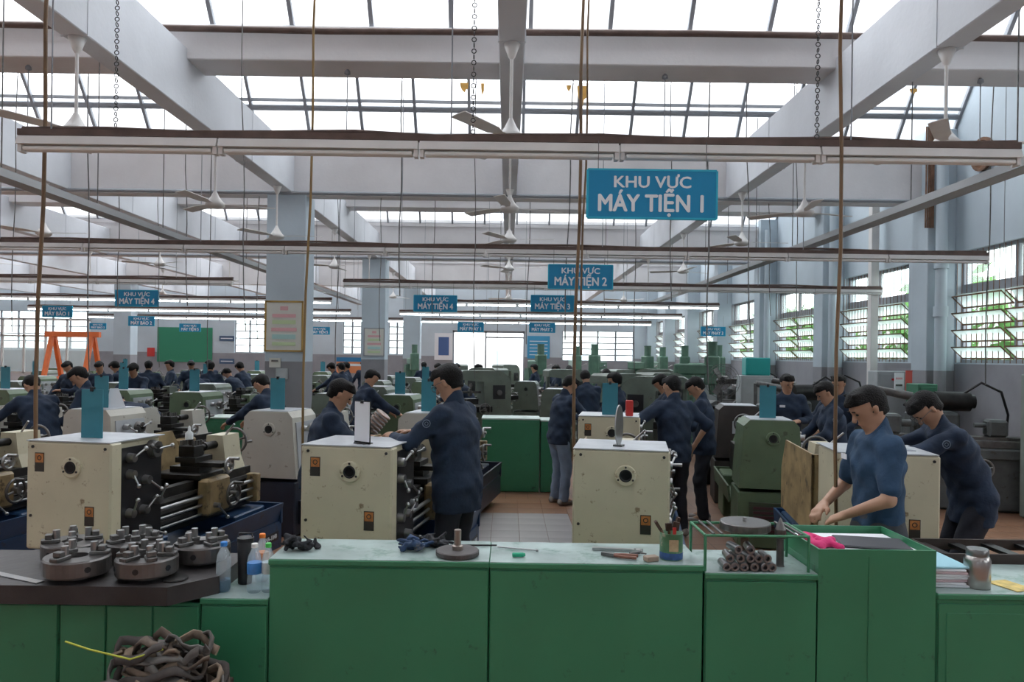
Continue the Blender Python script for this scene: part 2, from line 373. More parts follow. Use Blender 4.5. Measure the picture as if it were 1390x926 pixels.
# far wall windows and the wide doorway
for (a, b, za, zb) in FH:
    nwin += 1; fr = MB(); n = max(2, int((b-a)/.75)); y = Y1+.12
    if za == 0:
        for xx in (a+.03, a+(b-a)*.46, b-.03): fr.box(xx-.04, xx+.04, y-.04, y+.04, 0, zb)
        fr.box(a, b, y-.04, y+.04, zb-.1, zb); fr.box(a+(b-a)*.46, b, y-.03, y+.03, 2.75, 2.82)
        fr.obj('door_1', M_MULL, kind='structure'); continue
    for i in range(n+1): xx = a+i*(b-a)/n; fr.box(xx-.035, xx+.035, y-.04, y+.04, za, zb)
    for i in range(6): z = za+i*(zb-za)/5; fr.box(a, b, y-.03, y+.03, z-.025, z+.025)
    wo = fr.obj('window_%d' % nwin, M_MULL, kind='structure')
    pm = MB().box(.04, (b-a)/n-.04, -.004, .004, .03, (zb-za)/5-.03).mesh('pane'); pm.materials.append(M_WGLASS)
    for i in range(n):
        for j in range(5): link('pane', pm, M_WGLASS, wo, (a+i*(b-a)/n, y, za+j*(zb-za)/5))
# outside: yard, pale building across it, greenery beyond the right wall
struct('ground_yard', MB().box(-80, 60, -40, 120, -.5, -.25), mat('yard_concrete', (.55, .54, .52), .9))
ob = thing('office_building', 'pale building with rows of windows across the yard beyond the doorway', 'building', (-2, 60, -.25))
MB().box(-16, 16, 0, 8, 0, 11).obj('wall', mat('pale_facade', (.80, .80, .79), .9), ob)
wm = MB().box(-.8, .8, -.06, 0, 0, 1.3).mesh('window'); wm.materials.append(mat('facade_window', (.45, .50, .55), .3))
for i in range(10):
    for j in range(3): link('window', wm, None, ob, (-14+i*3.1, -.01, 1.3+j*3.2))
def blob_tree(x, y, h, r, seed, label):
    rnd = random.Random(seed); t = thing('tree', label, 'tree', (x, y, -.25), 0, 'trees outside the right wall')
    MB().cyl((0, 0, 0), (.1, .1, h*.6), .14, .08, 8).obj('trunk', mat('bark', (.12, .09, .06), .9), t)
    mb = MB()
    for _ in range(420):
        u = Vector((rnd.gauss(0, 1), rnd.gauss(0, 1), rnd.gauss(0, 1))).normalized()*r*rnd.uniform(.55, 1)
        c = Vector((0, 0, h*.68))+Vector((u.x, u.y, u.z*.9)); a = Vector((rnd.uniform(-1, 1), rnd.uniform(-1, 1), rnd.uniform(-1, 1))).normalized(); b2 = a.orthogonal().normalized(); s_ = rnd.uniform(.15, .32)
        mb.add([c-a*s_, c+b2*s_*.5, c+a*s_, c-b2*s_*.5], [(0, 1, 2, 3)])
    mb.obj('foliage', mat('leaf_green', (.10, .28, .05), .6, var=.4, vscale=2), t, kind='stuff')
for i, (y, x) in enumerate(((9.5, 10.5), (13.0, 11.5), (16.5, 10.2), (20.5, 11.2), (25, 10.4), (30, 11))):
    blob_tree(x, y, 3.6+.3*(i % 3), 1.6, i, 'leafy green tree standing outside the barred windows of the right wall')
MB().box(14, 14.3, -5, 45, -.25, 4.2).obj('yard_wall', mat('yard_wall_paint', (.74, .74, .72), .9), label='pale yard wall behind the trees outside the right windows', cat='wall')
# ================================================================ LATHES
def handwheel(c, axis, R, spokes=3, r=.012):
    mb = MB().torus(c, axis, R, r, 22, 6); c = Vector(c); d = Vector(axis).normalized(); u = d.orthogonal().normalized(); w_ = d.cross(u)
    for i in range(spokes):
        a = 2*PI*i/spokes+.5; mb.cyl(c, c+(u*math.cos(a)+w_*math.sin(a))*R, r*.8, n=6)
    mb.cyl(c-d*.03, c+d*.035, R*.28, n=12)
    a = .9; h = c+(u*math.cos(a)+w_*math.sin(a))*R
    mb.cyl(h, h+d*.09, .011, .014, 8)
    return mb
def lever(c, axis, L, ang, r=.028):
    """round hub with a ball-ended lever"""
    c = Vector(c); d = Vector(axis).normalized(); e = Vector((0, math.cos(ang), math.sin(ang)))
    mb = MB().cyl(c-d*.01, c+d*.045, r, r*.85, 14); p = c+d*.035
    mb.cyl(p, p+e*L+d*.03, .008, .007, 8); mb.sphere(p+e*L+d*.03, .016, 8, 6); return mb
def chuck_mesh(R=.14, T=.10):
    return MB().lathe((0, 0, 0), (0, 1, 0), [(R*.6, -.03), (R*.6, 0), (R*.97, 0), (R, .006), (R, T-.008), (R*.96, T), (R*.3, T), (R*.28, T-.04)], 28)
LATHE_N = 0
def make_lathe(style, body, base, label, group, board=True, stickers=(), tray=True, guard=True):
    """bed runs along +y from the headstock end cover at y = 0; operator stands at +x"""
    t = thing('lathe', label, 'lathe', group=group)
    # pedestal with chip tray
    b = MB().box(-.30, .30, .02, .62, 0, .56, .012).box(-.28, .30, 1.50, 2.02, 0, .50, .012)
    b.prism([(-.32, .34), (.42, .34), (.46, .52), (.44, .52), (.40, .37), (-.30, .37), (-.32, .52), (-.34, .52)], 'y', .60, 2.06)
    b.box(-.33, .45, 2.03, 2.06, .34, .52)
    b.box(.30, .44, .10, 2.06, .12, .36)
    b.obj('base', base, t)
    # bed with ways and rods
    MB().box(-.15, .17, .50, 1.98, .52, .80).box(-.15, -.09, .50, 1.98, .80, .86).box(.10, .17, .50, 1.98, .80, .86).prism([(.00, .80), (.05, .80), (.025, .84)], 'y', .55, 1.98).obj('bed', M_DARK, t)
    MB().box(.17, .185, .56, 1.9, .60, .63).box(.17, .185, .56, 1.9, .68, .71).box(.17, .185, .56, 1.9, .76, .79).obj('rack', M_IRON, t)
    for z, r in ((.74, .016), (.67, .013), (.60, .011)): MB().cyl((.235, .5, z), (.235, 1.93, z), r, n=10).obj('feed_rod', M_STEEL, t)
    MB().box(.17, .28, 1.90, 1.97, .55, .80, .008).obj('rod_bracket', M_TAN, t)
    # headstock
    if style == 'box':
        hs = MB().box(-.30, .27, .10, .55, .58, 1.28, .015).box(-.31, .31, 0, .11, .58, 1.285, .012)
        hs.obj('headstock', body, t)
        MB().box(.275, .288, .13, .54, .60, 1.24).obj('control_panel', M_BLACK, t)
        MB().box(-.31, .30, .0, .56, 1.285, 1.292).obj('top_plate', mat('worn_pale_top', (.50, .52, .55), .35, .2, var=.2, vscale=6), t)
        cx, cz = .03, 1.125
        knobs = [(.20, 1.17, .10, .6), (.44, 1.20, .13, .1), (.20, 1.06, .08, -1.4), (.36, 1.0, .12, -.7), (.20, .80, .09, 1.5), (.34, .80, .10, .9), (.48, .84, .10, 1.3), (.36, .66, .15, -.4)]
        kx = .288
    else:
        hs = MB().prism([(-.30, .60), (.32, .60), (.27, 1.22), (.22, 1.28), (-.20, 1.28), (-.26, 1.22)], 'y', 0, .55)
        hs.obj('headstock', body, t)
        MB().prism([(.315, .70), (.325, .70), (.285, 1.17), (.275, 1.17)], 'y', .06, .5).obj('control_panel', mat('grey_control_plate', (.42, .44, .46), .4), t)
        MB().box(-.19, .21, .02, .53, 1.28, 1.287).obj('top_plate', mat('worn_pale_top', (.50, .52, .55), .35, .2, var=.2, vscale=6), t)
        cx, cz = .02, 1.10
        knobs = [(.18, 1.10, .09, -.6), (.38, 1.08, .11, .4), (.2, .92, .08, -1.2), (.36, .92, .1, 1.2), (.28, .78, .12, .2)]
        kx = .31
    for (y, z, L_, a) in knobs: lever((kx, y, z), (1, 0, 0), L_, a, .034).obj('lever', M_STEEL, t)
    lever((kx, knobs[1][0], knobs[1][1]), (1, 0, 0), .10, 2.8, .065).obj('speed_dial', M_IRON, t)
    ring = MB().lathe((cx, 0, cz), (0, -1, 0), [(.068, 0), (.068, .014), (.062, .018), (.042, .018), (.040, .012)], 24)
    ro = ring.obj('spindle_flange', body, t)
    MB().lathe((cx, -.0185, cz), (0, -1, 0), [(.041, 0), (.041, .002), (.034, .003), (.030, -.0)], 20).obj('spindle_bore', M_BLACK, ro)
    for a in (0, 2*PI/3, 4*PI/3): MB().cyl((cx+.054*math.sin(a), -.017, cz+.054*math.cos(a)), (cx+.054*math.sin(a), -.022, cz+.054*math.cos(a)), .007, n=8).obj('screw', M_BLACK, ro)
    if style == 'box':
        for (x, z) in ((-.26, 1.25), (.27, 1.25), (-.27, .80)): MB().cyl((x, 0, z), (x, -.006, z), .010, n=8).obj('screw', M_BLACK, t)
    for (x, z) in stickers:
        s = MB().box(x-.034, x+.034, -.0025, 0, z-.062, z+.062).obj('warning_sticker', mat('sticker_black', (.03, .025, .02), .5), t)
        MB().box(x-.029, x+.029, -.0035, -.002, z-.002, z+.056).obj('sticker_field', mat('sticker_orange', (.50, .19, .05), .5, var=.3, vscale=30), s)
        MB().torus((x, -.0035, z+.028), (0, 1, 0), .014, .003, 12, 4).obj('sticker_symbol', mat('sticker_black', (.03, .025, .02)), s)
    # spindle nose and chuck with jaws
    ch = chuck_mesh(.125, .09).obj('chuck', M_IRON, t, loc=(.02, .58, 1.08))
    for i in range(3):
        a = 2*PI*i/3+.4; j = MB().box(-.02, .02, .09, .15, .035, .10).obj('jaw', M_STEEL, ch); j.rotation_euler = (0, a, 0)
    # carriage, cross slide, tool post
    MB().box(-.20, .22, 1.12, 1.46, .86, .91, .008).box(-.10, .16, 1.20, 1.38, .91, .955).obj('saddle', M_DARK, t)
    MB().box(-.02, .34, 1.22, 1.36, .955, .99).box(-.04, .14, 1.18, 1.42, .99, 1.03).obj('cross_slide', M_DARK, t)
    tp = MB().box(-.04, .10, 1.22, 1.36, 1.03, 1.12, .006).cyl((.03, 1.29, 1.12), (.03, 1.29, 1.17), .018, n=10).obj('tool_post', M_DARK, t)
    bm_ = MB().cyl((0, 0, 0), (0, 0, .04), .010, n=6).mesh('bolt'); bm_.materials.append(M_IRON)
    for i in range(4):
        for j in (0, 1): link('bolt', bm_, None, tp, (-.025+.11*j, 1.235+.036*i, 1.12))
    MB().box(.19, .30, 1.12, 1.44, .58, .87, .02).obj('apron', M_TAN if body in (M_CREAM, M_GREYM) else body, t)
    handwheel((.36, 1.38, .72), (1, 0, 0), .095).obj('apron_handwheel', M_IRON, t)
    handwheel((.37, 1.29, .97), (1, 0, 0), .055).obj('slide_handwheel', M_STEEL, t)
    lever((.30, 1.20, .66), (1, 0, 0), .14, -.9, .022).obj('lever', M_STEEL, t)
    # tailstock
    MB().prism([(-.13, .86), (.15, .86), (.11, .97), (.085, 1.16), (-.065, 1.16), (-.09, .97)], 'y', 1.66, 1.92).obj('tailstock', body, t)
    MB().cyl((.01, 1.50, 1.08), (.01, 1.66, 1.08), .034, n=14).cyl((.01, 1.42, 1.08), (.01, 1.50, 1.08), .004, .026, 12).obj('quill', M_DARK, t)
    handwheel((.01, 1.99, 1.08), (0, 1, 0), .11).obj('tailstock_handwheel', M_IRON, t)
    MB().cyl((.05, 1.74, 1.14), (.17, 1.70, 1.26), .009, n=6).obj('clamp_lever', M_STEEL, t)
    if guard:
        MB().prism([(.56, .60), (1.72, .60), (1.72, .95), (1.55, 1.20), (.56, 1.20)], 'x', -.335, -.32).box(-.335, -.28, .56, .60, .6, 1.2).obj('splash_guard', M_TAN if body == M_CREAM else body, t)
    if board:
        bd = MB().box(-.08, .08, .205, .213, 1.29, 1.62).obj('chart_board', M_TEAL, t)
        MB().box(-.012, .012, .198, .22, 1.605, 1.635).obj('clip', M_BLACK, bd)
    if base is M_BLUE:
        pl = MB().box(.4405, .444, 1.72, 2.0, .20, .28).obj('name_plate', M_BLACK, t)
        me, w_ = text_mesh('MA-1840', .055, .001)
        lo = link('lettering', me, M_SIGNW, pl, (.4455, 1.86, .24)); lo.rotation_euler = (PI/2, 0, PI/2)
    return t
YAW = -math.radians(10)
LB = make_lathe('box', M_CREAM, M_BLUE, 'x', 'cream box lathes', True, ((-.21, 1.15), (.16, .815)))
LT = make_lathe('trap', M_GREYM, M_DKBLUE, 'x', 'tapered lathes', True)
LG = make_lathe('trap', M_OLIVE, M_OLIVE, 'x', 'green lathes', True, guard=False)
LP_ = make_lathe('trap', M_PALEG, M_PALEG, 'x', 'green lathes', False, guard=False)
used = set()
OCC = []
def claim(x, y, yaw, kind):
    c, s_ = math.cos(yaw), math.sin(yaw)
    pts = [(x-s_*d, y+c*d, .50) for d in (.2, 1.0, 1.8)] if kind == 'lathe' else [(x, y, {'mill': .75, 'person': .28, 'big': 1.0}[kind])]
    return pts
def free(pts): return all(math.hypot(a-p, b-q) > r+t for a, b, r in pts for p, q, t in OCC)
def settle(x, y, yaw, kind):
    """nearest free spot on the floor"""
    for k in range(1600):
        rr = .12*math.sqrt(k)*1.1; a = k*2.399; xx, yy = x+rr*math.cos(a), y+rr*math.sin(a)
        pts = claim(xx, yy, yaw, kind)
        if free(pts) and xx < 6.3 and (kind == 'person' or yy > 10.3): OCC.extend(pts); return xx, yy
    return x, y
OCC += [(-3.6, v_+.25, .45) for v_ in VAL]+[(5.75, 9.75, 1.0), (5.7, 13.6, 1.0), (4.75, 12.2, 1.0), (3.75, 12.9, .3), (5.6, 17.5, 1.0), (-12.1, 20.5, 1.0), (-14.5, 19.8, 1.0), (.25, 10.5, .6), (-5.8, 10.35, .5), (-3.7, 10.25, .5), (3.3, 12.0, .3), (3.1, 9.8, .5), (3.25, 10.6, .5), (3.4, 11.3, .5), (4.3, 16.7, .5), (5.3, 15.8, .5), (2.28, 8.55, .3), (1.78, 7.8, .3), (.7, 9.45, .3), (3.66, 9.65, .3), (3.52, 7.95, .3), (4.45, 9.6, .3)]
def put(src, x, y, label, group=None, yaw=YAW, noboard=False, sticker=2):
    if y > 10: x, y = settle(x, y, yaw, 'lathe')
    else: OCC.extend(claim(x, y, yaw, 'lathe'))
    o = src if src.name not in used else dup(src)
    used.add(src.name); o.location = (x, y, 0); o.rotation_euler = (0, 0, yaw); o['label'] = label
    if group: o['group'] = group
    elif 'group' in o: del o['group']
    if noboard:
        for c in list(o.children):
            if c.name.startswith('chart_board') or (sticker == 1 and c.name.startswith('warning_sticker') and c.data.vertices[0].co.z > 1):
                for g in list(c.children): bpy.data.objects.remove(g)
                bpy.data.objects.remove(c)
    return o
L1 = put(LB, -2.83, 4.76, 'cream box-headed lathe with teal board on top behind the bench of chucks')
L2 = put(LB, -1.03, 4.74, 'cream box-headed lathe with a white sheet on its top and two men working at it', noboard=True)
L3 = put(LB, .74, 4.74, 'cream box-headed lathe behind the bench with the brush can, mirror plate on top', noboard=True, sticker=1)
L4 = put(LB, 2.45, 4.72, 'cream box-headed lathe behind the man in the polo shirt', noboard=True, sticker=1)
L0 = put(LB, -4.62, 4.76, 'cream box-headed lathe of which only the tailstock end shows beside its neighbour')
R2 = put(LB, 1.03, 7.42, 'cream box-headed lathe with a red box and a teal board on its headstock')
# second row
put(LT, -2.45, 7.55, 'grey beige tapered lathe with dark base and teal board in front of the poster column')
put(LT, -4.25, 7.45, 'grey beige tapered lathe with teal board behind the cream lathe with teal board')
put(LT, -.86, 7.55, 'grey beige tapered lathe behind the two men at the cream lathe, small bottle on it')
put(LG, 2.62, 7.30, 'sage green tapered lathe with louvred dark pedestal beside the three young men')
put(LT, -6.05, 7.45, 'grey beige tapered lathe behind the two students bending together')
# third and further rows
far = 'green lathes of the middle rows'
for y, xs, src in ((10.9, (-7.6, -5.9, -4.75, -1.65), LG), (13.7, (-9.3, -7.4, -5.6, -3.6 + 1.1, .9), LP_), (16.6, (-10.8, -8.8, -6.9, -5.1, -1.9), LG), (20.3, (-13, -11, -9, -7, -5.2, -1.5), LP_), (24.4, (-15, -12.8, -10.6, -8.4, -6.2, -2), LG)):
    for x in xs: put(src, x, y, 'worn green lathe with tapered headstock standing in the crowded middle rows' if src is LG else 'pale green lathe with tapered headstock and no board in the middle rows', far if src is LG else 'pale green lathes of the middle rows')
# ================================================================ OTHER MACHINES AND FURNITURE
for c in [o for o in bpy.data.objects if o.parent and o.parent.get('group') is None and o.parent.get('label', '').startswith('sage green tapered')][:1]:
    lt = c.parent; v_ = MB().box(-.2, .2, -.004, .02, .14, .46).obj('vent_plate', mat('dark_olive', (.05, .065, .04), .5), lt)
    for i in range(6): MB().box(-.16, .16, -.012, -.003, .17+i*.045, .195+i*.045).obj('louvre', mat('maroon_louvre', (.07, .025, .03), .5), v_)
def cab2(x0, x1, y, z, label):
    t = thing('cabinet', label, 'cabinet', ((x0+x1)/2, y, 0)); h = (x1-x0)/2
    MB().box(-h, h, 0, .5, 0, z-.02, .005).obj('body', M_GREEN, t); MB().box(-h-.01, h+.01, -.01, .51, z-.02, z, .003).obj('top', mat('pale_edge', (.45, .55, .50), .4), t)
    MB().box(-h+.02, h-.02, -.006, 0, .05, z-.06).obj('door', M_GREEN, t)
cab2(-.34, .46, 10.25, 1.02, 'wide green cabinet standing in the aisle behind the standing man with glasses')
cab2(.48, .86, 10.25, 1.0, 'narrow green cabinet beside the student in faded jeans')
cab2(-6.15, -5.45, 10.1, 1.0, 'green cabinet behind the two students bending together')
cab2(-4.1, -3.3, 10.0, 1.0, 'green cabinet standing beside the poster column')
# milling machines
def mill_v(body, label, group):
    t = thing('milling_machine', label, 'milling machine', group=group)
    MB().box(-.35, .35, -.5, .45, 0, .14, .02).obj('base', body, t)
    MB().prism([(-.05, .14), (.42, .14), (.40, 1.45), (.30, 1.55), (.02, 1.55), (-.02, 1.4)], 'x', -.24, .24).obj('column', body, t)
    MB().box(-.2, .2, -.45, -.05, .55, .85, .02).cyl((0, -.3, .14), (0, -.3, .55), .05, n=12).obj('knee', body, t)
    MB().box(-.24, .24, -.48, -.06, .85, .92).obj('saddle', M_DARK, t); MB().box(-.65, .65, -.42, -.12, .92, 1.0, .006).obj('table', M_IRON, t)
    handwheel((-.70, -.27, .95), (-1, 0, 0), .09).obj('table_handwheel', M_IRON, t); handwheel((0, -.52, .75), (0, -1, 0), .10).obj('knee_handwheel', M_IRON, t)
    MB().box(-.15, .15, -.42, .40, 1.55, 1.78, .03).obj('ram', body, t)
    MB().box(-.14, .14, -.52, -.22, 1.35, 1.95, .03).cyl((0, -.37, 1.15), (0, -.37, 1.36), .05, .075, 14).obj('head', body, t); MB().cyl((0, -.37, 1.95), (0, -.37, 2.22), .10, n=16).cyl((0, -.37, 2.22), (0, -.37, 2.25), .105, n=16).obj('motor', body, t)
    MB().cyl((.14, -.37, 1.6), (.30, -.42, 1.66), .012, n=6).sphere((.30, -.42, 1.66), .025, 8, 6).obj('feed_lever', M_STEEL, t); return t
def mill_h(body, label, group):
    t = thing('milling_machine', label, 'milling machine', group=group)
    MB().box(-.4, .4, -.6, .4, 0, .16, .02).obj('base', body, t)
    a = [(-.10, .16), (.38, .16), (.38, 1.35)]+[(.08+.30*math.cos(i*PI/12), 1.35+.26*math.sin(i*PI/12)) for i in range(1, 7)]+[(-.55, 1.61), (-.62, 1.57), (-.62, 1.44), (-.16, 1.40)]
    MB().prism(a, 'x', -.22, .22).obj('column', body, t)
    for s in (-1, 1):
        MB().box(.222*s, .232*s, .0, .3, .3, .95, .003).obj('side_door', body, t); MB().box(.222*s, .23*s, .02, .26, 1.08, 1.34).obj('gear_dial_plate', M_BLACK, t); MB().cyl((.225*s, .14, 1.2), (.26*s, .14, 1.2), .05, n=14).obj('dial', M_IRON, t)
    MB().box(-.2, .2, -.55, -.1, .5, .84, .02).obj('knee', body, t); MB().box(-.7, .7, -.48, -.16, .88, .98, .006).box(-.22, .22, -.5, -.12, .84, .88).obj('table', M_DARK, t)
    MB().cyl((0, -.55, 1.2), (0, -.1, 1.2), .022, n=10).cyl((0, -.38, 1.2), (0, -.34, 1.2), .08, n=18).obj('arbor', M_IRON, t); MB().box(-.06, .06, -.60, -.54, 1.12, 1.46).obj('arbor_support', body, t)
    handwheel((.74, -.32, .93), (1, 0, 0), .10).obj('table_handwheel', M_IRON, t); handwheel((.1, -.60, .7), (0, -1, 0), .12).obj('knee_handwheel', M_IRON, t)
    MB().box(-.15, .1, -.44, -.22, .98, 1.08, .008).obj('vise', M_DARK, t); return t
MV = mill_v(mat('mill_green', (.10, .20, .14), .45, var=.2, spots=.3), 'x', 'vertical milling machines'); MH = mill_h(M_PALEG, 'x', 'horizontal milling machines')
def put2(src, px, Y, rot, label, group):
    o = src if src.name not in used else dup(src); used.add(src.name); p = P(px, 500, Y); x, y = settle(p.x, Y, rot, 'mill'); o.location = (x, y, 0); o.rotation_euler = (0, 0, rot); o['label'] = label; o['group'] = group
for px, Y, r in ((728, 21.5, .3), (812, 20.5, -.4), (868, 22, .5), (893, 24, .2), (915, 21.0, -.2), (780, 25, .1), (965, 19, .9), (1000, 16.6, 1.2), (560, 26, .3)): put2(MV, px, Y, r, 'green vertical milling machine with motor on top near the far doorway', 'vertical milling machines')
for px, Y, r in ((702, 13.9, -1.2), (850, 12.9, -1.0), (925, 14.9, -.9), (770, 16.3, -1.3), (655, 17.2, .8), (1010, 13.0, 1.3), (620, 23, .4), (690, 24.5, -.6), (838, 17.5, -.7), (900, 18.4, 1.2), (940, 25.5, -.4)): put2(MH, px, Y, r, 'pale green horizontal milling machine with rounded overarm in the middle of the hall', 'horizontal milling machines')
for px, Y in ((640, 15.2), (745, 11.9), (810, 15.0), (560, 15.8), (600, 18.5), (530, 20.5)): put(LP_, P(px, 500, Y).x, Y, 'pale green lathe with tapered headstock and no board in the middle rows', 'pale green lathes of the middle rows', yaw=-.17)
# old dark lathe with a paper notice
LD = make_lathe('trap', mat('brown_black_paint', (.045, .037, .034), .5, var=.3), mat('brown_black_paint', (.045, .037, .034)), 'old brown-black lathe with a paper notice beside the group of students', None, board=False, guard=False)
put(LD, 3.02, 9.55, 'old brown-black lathe with a paper notice beside the group of students'); MB().box(-.09, .09, -.004, 0, .92, 1.08).obj('paper_notice', mat('grey_notice', (.42, .44, .47), .7), LD)
# grinding machines along the right wall
def grinder(label, group):
    t = thing('grinding_machine', label, 'grinding machine', group=group); G = mat('dark_grinder_paint', (.10, .11, .11), .45, var=.3, spots=.3)
    MB().box(-.95, .95, -.35, .40, 0, .72, .03).box(-1.0, 1.0, -.40, .0, .66, .80, .02).obj('base', G, t)
    MB().box(-1.15, 1.0, -.36, -.05, .80, .90, .01).box(-1.0, .9, -.32, -.10, .90, .94).obj('table', M_IRON, t)
    MB().box(-.85, -.55, -.33, -.06, .94, 1.2, .03).cyl((-.55, -.2, 1.08), (-.42, -.2, 1.08), .05, n=12).obj('workhead', G, t); MB().box(.45, .68, -.31, -.08, .94, 1.16, .03).cyl((.32, -.2, 1.08), (.45, -.2, 1.08), .03, n=10).obj('tailstock', G, t)
    MB().box(-.35, .25, .05, .42, .72, 1.22, .04).obj('wheelhead', G, t); MB().lathe((-.2, -.02, 1.12), (1, 0, 0), [(.02, -.04), (.19, -.04), (.19, .04), (.02, .04)], 24).obj('wheel_guard', M_IRON, t)
    MB().cyl((-.02, .22, 1.36), (.4, .22, 1.36), .13, n=18).cyl((.4, .22, 1.36), (.46, .22, 1.36), .09, n=18).obj('motor', M_DARK, t); MB().cyl((-.75, .1, .95), (-.75, .1, 1.5), .03, n=8).cyl((-.75, .1, 1.5), (-.35, .0, 1.42), .05, .06, 10).obj('swing_arm', M_IRON, t)
    MB().tube([(.3, .2, 1.45), (.5, .1, 1.62), (.75, .15, 1.5), (.85, .2, 1.2), (.85, .3, .8)], .018, 6).obj('hose', M_BLACK, t)
    for x in (-.5, .35): handwheel((x, -.44, .55), (0, -1, 0), .12).obj('handwheel', M_STEEL, t)
    MB().box(-.7, -.55, -.405, -.40, .48, .56).obj('name_plate', M_SIGNW, t); return t
G1 = grinder('dark cylindrical grinding machine beside the worn yellow floor line', 'dark grinding machines along the wall'); G1.location = (5.75, 9.75, 0); G1.rotation_euler = (0, 0, -.25)
for x, y, r, l in ((5.7, 13.6, -.3, 'dark grinding machine behind the one at the yellow floor line'), (4.75, 11.9, .2, 'dark grinding machine standing off the wall behind the bending man'), (5.6, 17.5, -.3, 'dark grinding machine further along the wall of barred windows')):
    dup(G1, (x, y, 0), r, l)
# electrical cabinets by the wall
def ecab(x, y, w_, h, col, label, lights):
    t = thing('control_cabinet', label, 'cabinet', (x, y, 0)); MB().box(-w_/2, w_/2, 0, .35, 0, h, .012).obj('body', col, t); MB().box(-w_/2+.03, w_/2-.03, -.012, 0, .1, h-.05, .004).obj('door', col, t)
    for i, c in enumerate(lights): MB().cyl((-.06+i*.06, -.012, h-.14), (-.06+i*.06, -.03, h-.14), .02, n=10).obj('indicator', mat('lamp_'+c, {'red': (.8, .05, .05), 'green': (.05, .5, .15), 'amber': (.8, .4, .05)}[c], .3), t)
M_ECAB = mat('grey_green_cabinet', (.24, .28, .25), .5, var=.1); M_ECAB2 = mat('pale_grey_cabinet', (.42, .45, .46), .5, var=.1)
ecab(6.62, 8.72, .6, 1.75, M_ECAB, 'grey green control cabinet with a red lamp behind the grinding machine', ('red',)); ecab(6.62, 12.55, .62, 1.72, M_ECAB2, 'pale grey control cabinet with red, amber and green lamps', ('red', 'amber', 'green'))
ecab(5.3, 15.6, .7, 1.55, M_ECAB2, 'pale grey steel cabinet with a teal box on it', ()); MB().box(-.26, .26, 0, .3, 0, .38, .02).obj('storage_box', mat('teal_plastic', (.02, .38, .36), .4), loc=(5.32, 15.62, 1.55), label='teal plastic storage box on the pale grey cabinet', cat='box')
ecab(4.3, 16.5, .8, 1.45, M_ECAB2, 'pale grey steel cupboard behind the pedestal fan', ()); ecab(6.4, 11.2, .3, 1.55, mat('drill_green', (.06, .20, .12), .5), 'narrow green machine column beside the pier with the red poster', ())
t = thing('pedestal_fan', 'pedestal fan with round wire guard behind the students', 'fan', (3.75, 12.9, 0)); MB().cyl((0, 0, 0), (0, 0, .04), .22, n=20).cyl((0, 0, .04), (0, 0, 1.35), .02, n=8).obj('stand', M_IRON, t); g = MB()
for r in (.08, .14, .20, .26, .30): g.torus((0, -.08, 1.5), (0, 1, 0), r, .004, 24, 4)
for i in range(16): a = 2*PI*i/16; g.cyl((.03*math.cos(a), -.1, 1.5+.03*math.sin(a)), (.30*math.cos(a), -.08, 1.5+.30*math.sin(a)), .003, n=4)
g.obj('guard', M_IRON, t); MB().cyl((0, -.06, 1.5), (0, .1, 1.5), .07, n=14).obj('motor', M_DARK, t)
for i in range(3):
    a = 2*PI*i/3; MB().bar((.04*math.cos(a), -.05, 1.5+.04*math.sin(a)), (.25*math.cos(a), -.05, 1.5+.25*math.sin(a)), .012, .10, (math.sin(a), .4, -math.cos(a))).obj('blade', M_IRON, t)
# things on the front lathes
def on_lathe(x, y, lx, ly, lz):   # point on a lathe in its own frame
    c, s = math.cos(YAW), math.sin(YAW); return (x+lx*c-ly*s, y+lx*s+ly*c, lz)
t = thing('clip_sheet', 'white sheet clipped to a dark upright board on the lathe headstock', 'sheet', on_lathe(-1.03, 4.74, .06, .12, 1.293), -.64)
MB().box(-.075, .075, 0, .006, 0, .28).box(-.05, .05, -.03, .05, 0, .006).obj('board', M_DARK, t); MB().box(-.07, .07, -.003, 0, .015, .275).obj('paper', M_PAPER, t); MB().box(-.015, .015, -.006, .008, .265, .285).obj('clip', M_BLACK, t)
t = thing('mirror_plate', 'thin oval metal plate standing upright on the lathe top', 'plate', on_lathe(.74, 4.74, -.02, .16, 1.293), YAW+1.25)
MB().rings([[(.075*math.cos(2*PI*i/24), y, .14+.135*math.sin(2*PI*i/24)) for i in range(24)] for y in (-.004, .004)], False).obj('plate', M_STEEL, t); MB().box(-.03, .03, -.03, .03, 0, .012).obj('foot', M_IRON, t)
t = thing('work_lamp', 'ribbed metal work lamp on a bent arm at the cream lathe', 'lamp', on_lathe(-1.03, 4.74, -.15, .72, 1.2)); MB().tube([(0, 0, -.3), (0, 0, .05), (.06, 0, .14)], .012).obj('arm', M_IRON, t)
lp = MB()
for i in range(6): lp.lathe((.04+.018*i, 0, .12+.022*i), (.63, 0, .77), [(.05, 0), (.062, .004), (.062, .014), (.05, .018)], 18)
lp.obj('lamp_head', mat('warm_steel', (.30, .22, .18), .35, .8), t)
MB().box(-.035, .035, -.03, .03, 0, .16, .006).obj('red_box', M_RED, loc=on_lathe(1.03, 7.42, .20, .10, 1.293), label='tall red box standing on the headstock of the further cream lathe', cat='box')
t = thing('desk_notes', 'papers and a white clip lying on the lathe behind the polo man', 'papers', on_lathe(2.45, 4.72, .05, .25, 1.293)); MB().box(-.16, .16, -.1, .1, 0, .004).obj('sheet', mat('grey_sheet', (.30, .32, .36), .6), t); MB().bar((-.05, 0, .01), (.08, .05, .03), .03, .02).obj('clip', M_PAPER, t)
MB().lathe((0, 0, 0), (0, 0, 1), [(.03, 0), (.032, .05), (.012, .07), (.010, .10), (.004, .11)], 12, True).obj('oil_bottle', mat('frosted_plastic', (.75, .78, .78), .3), loc=on_lathe(-2.83, 4.76, .03, 1.26, 1.17), label='small frosted oil bottle standing on the tool post', cat='bottle')
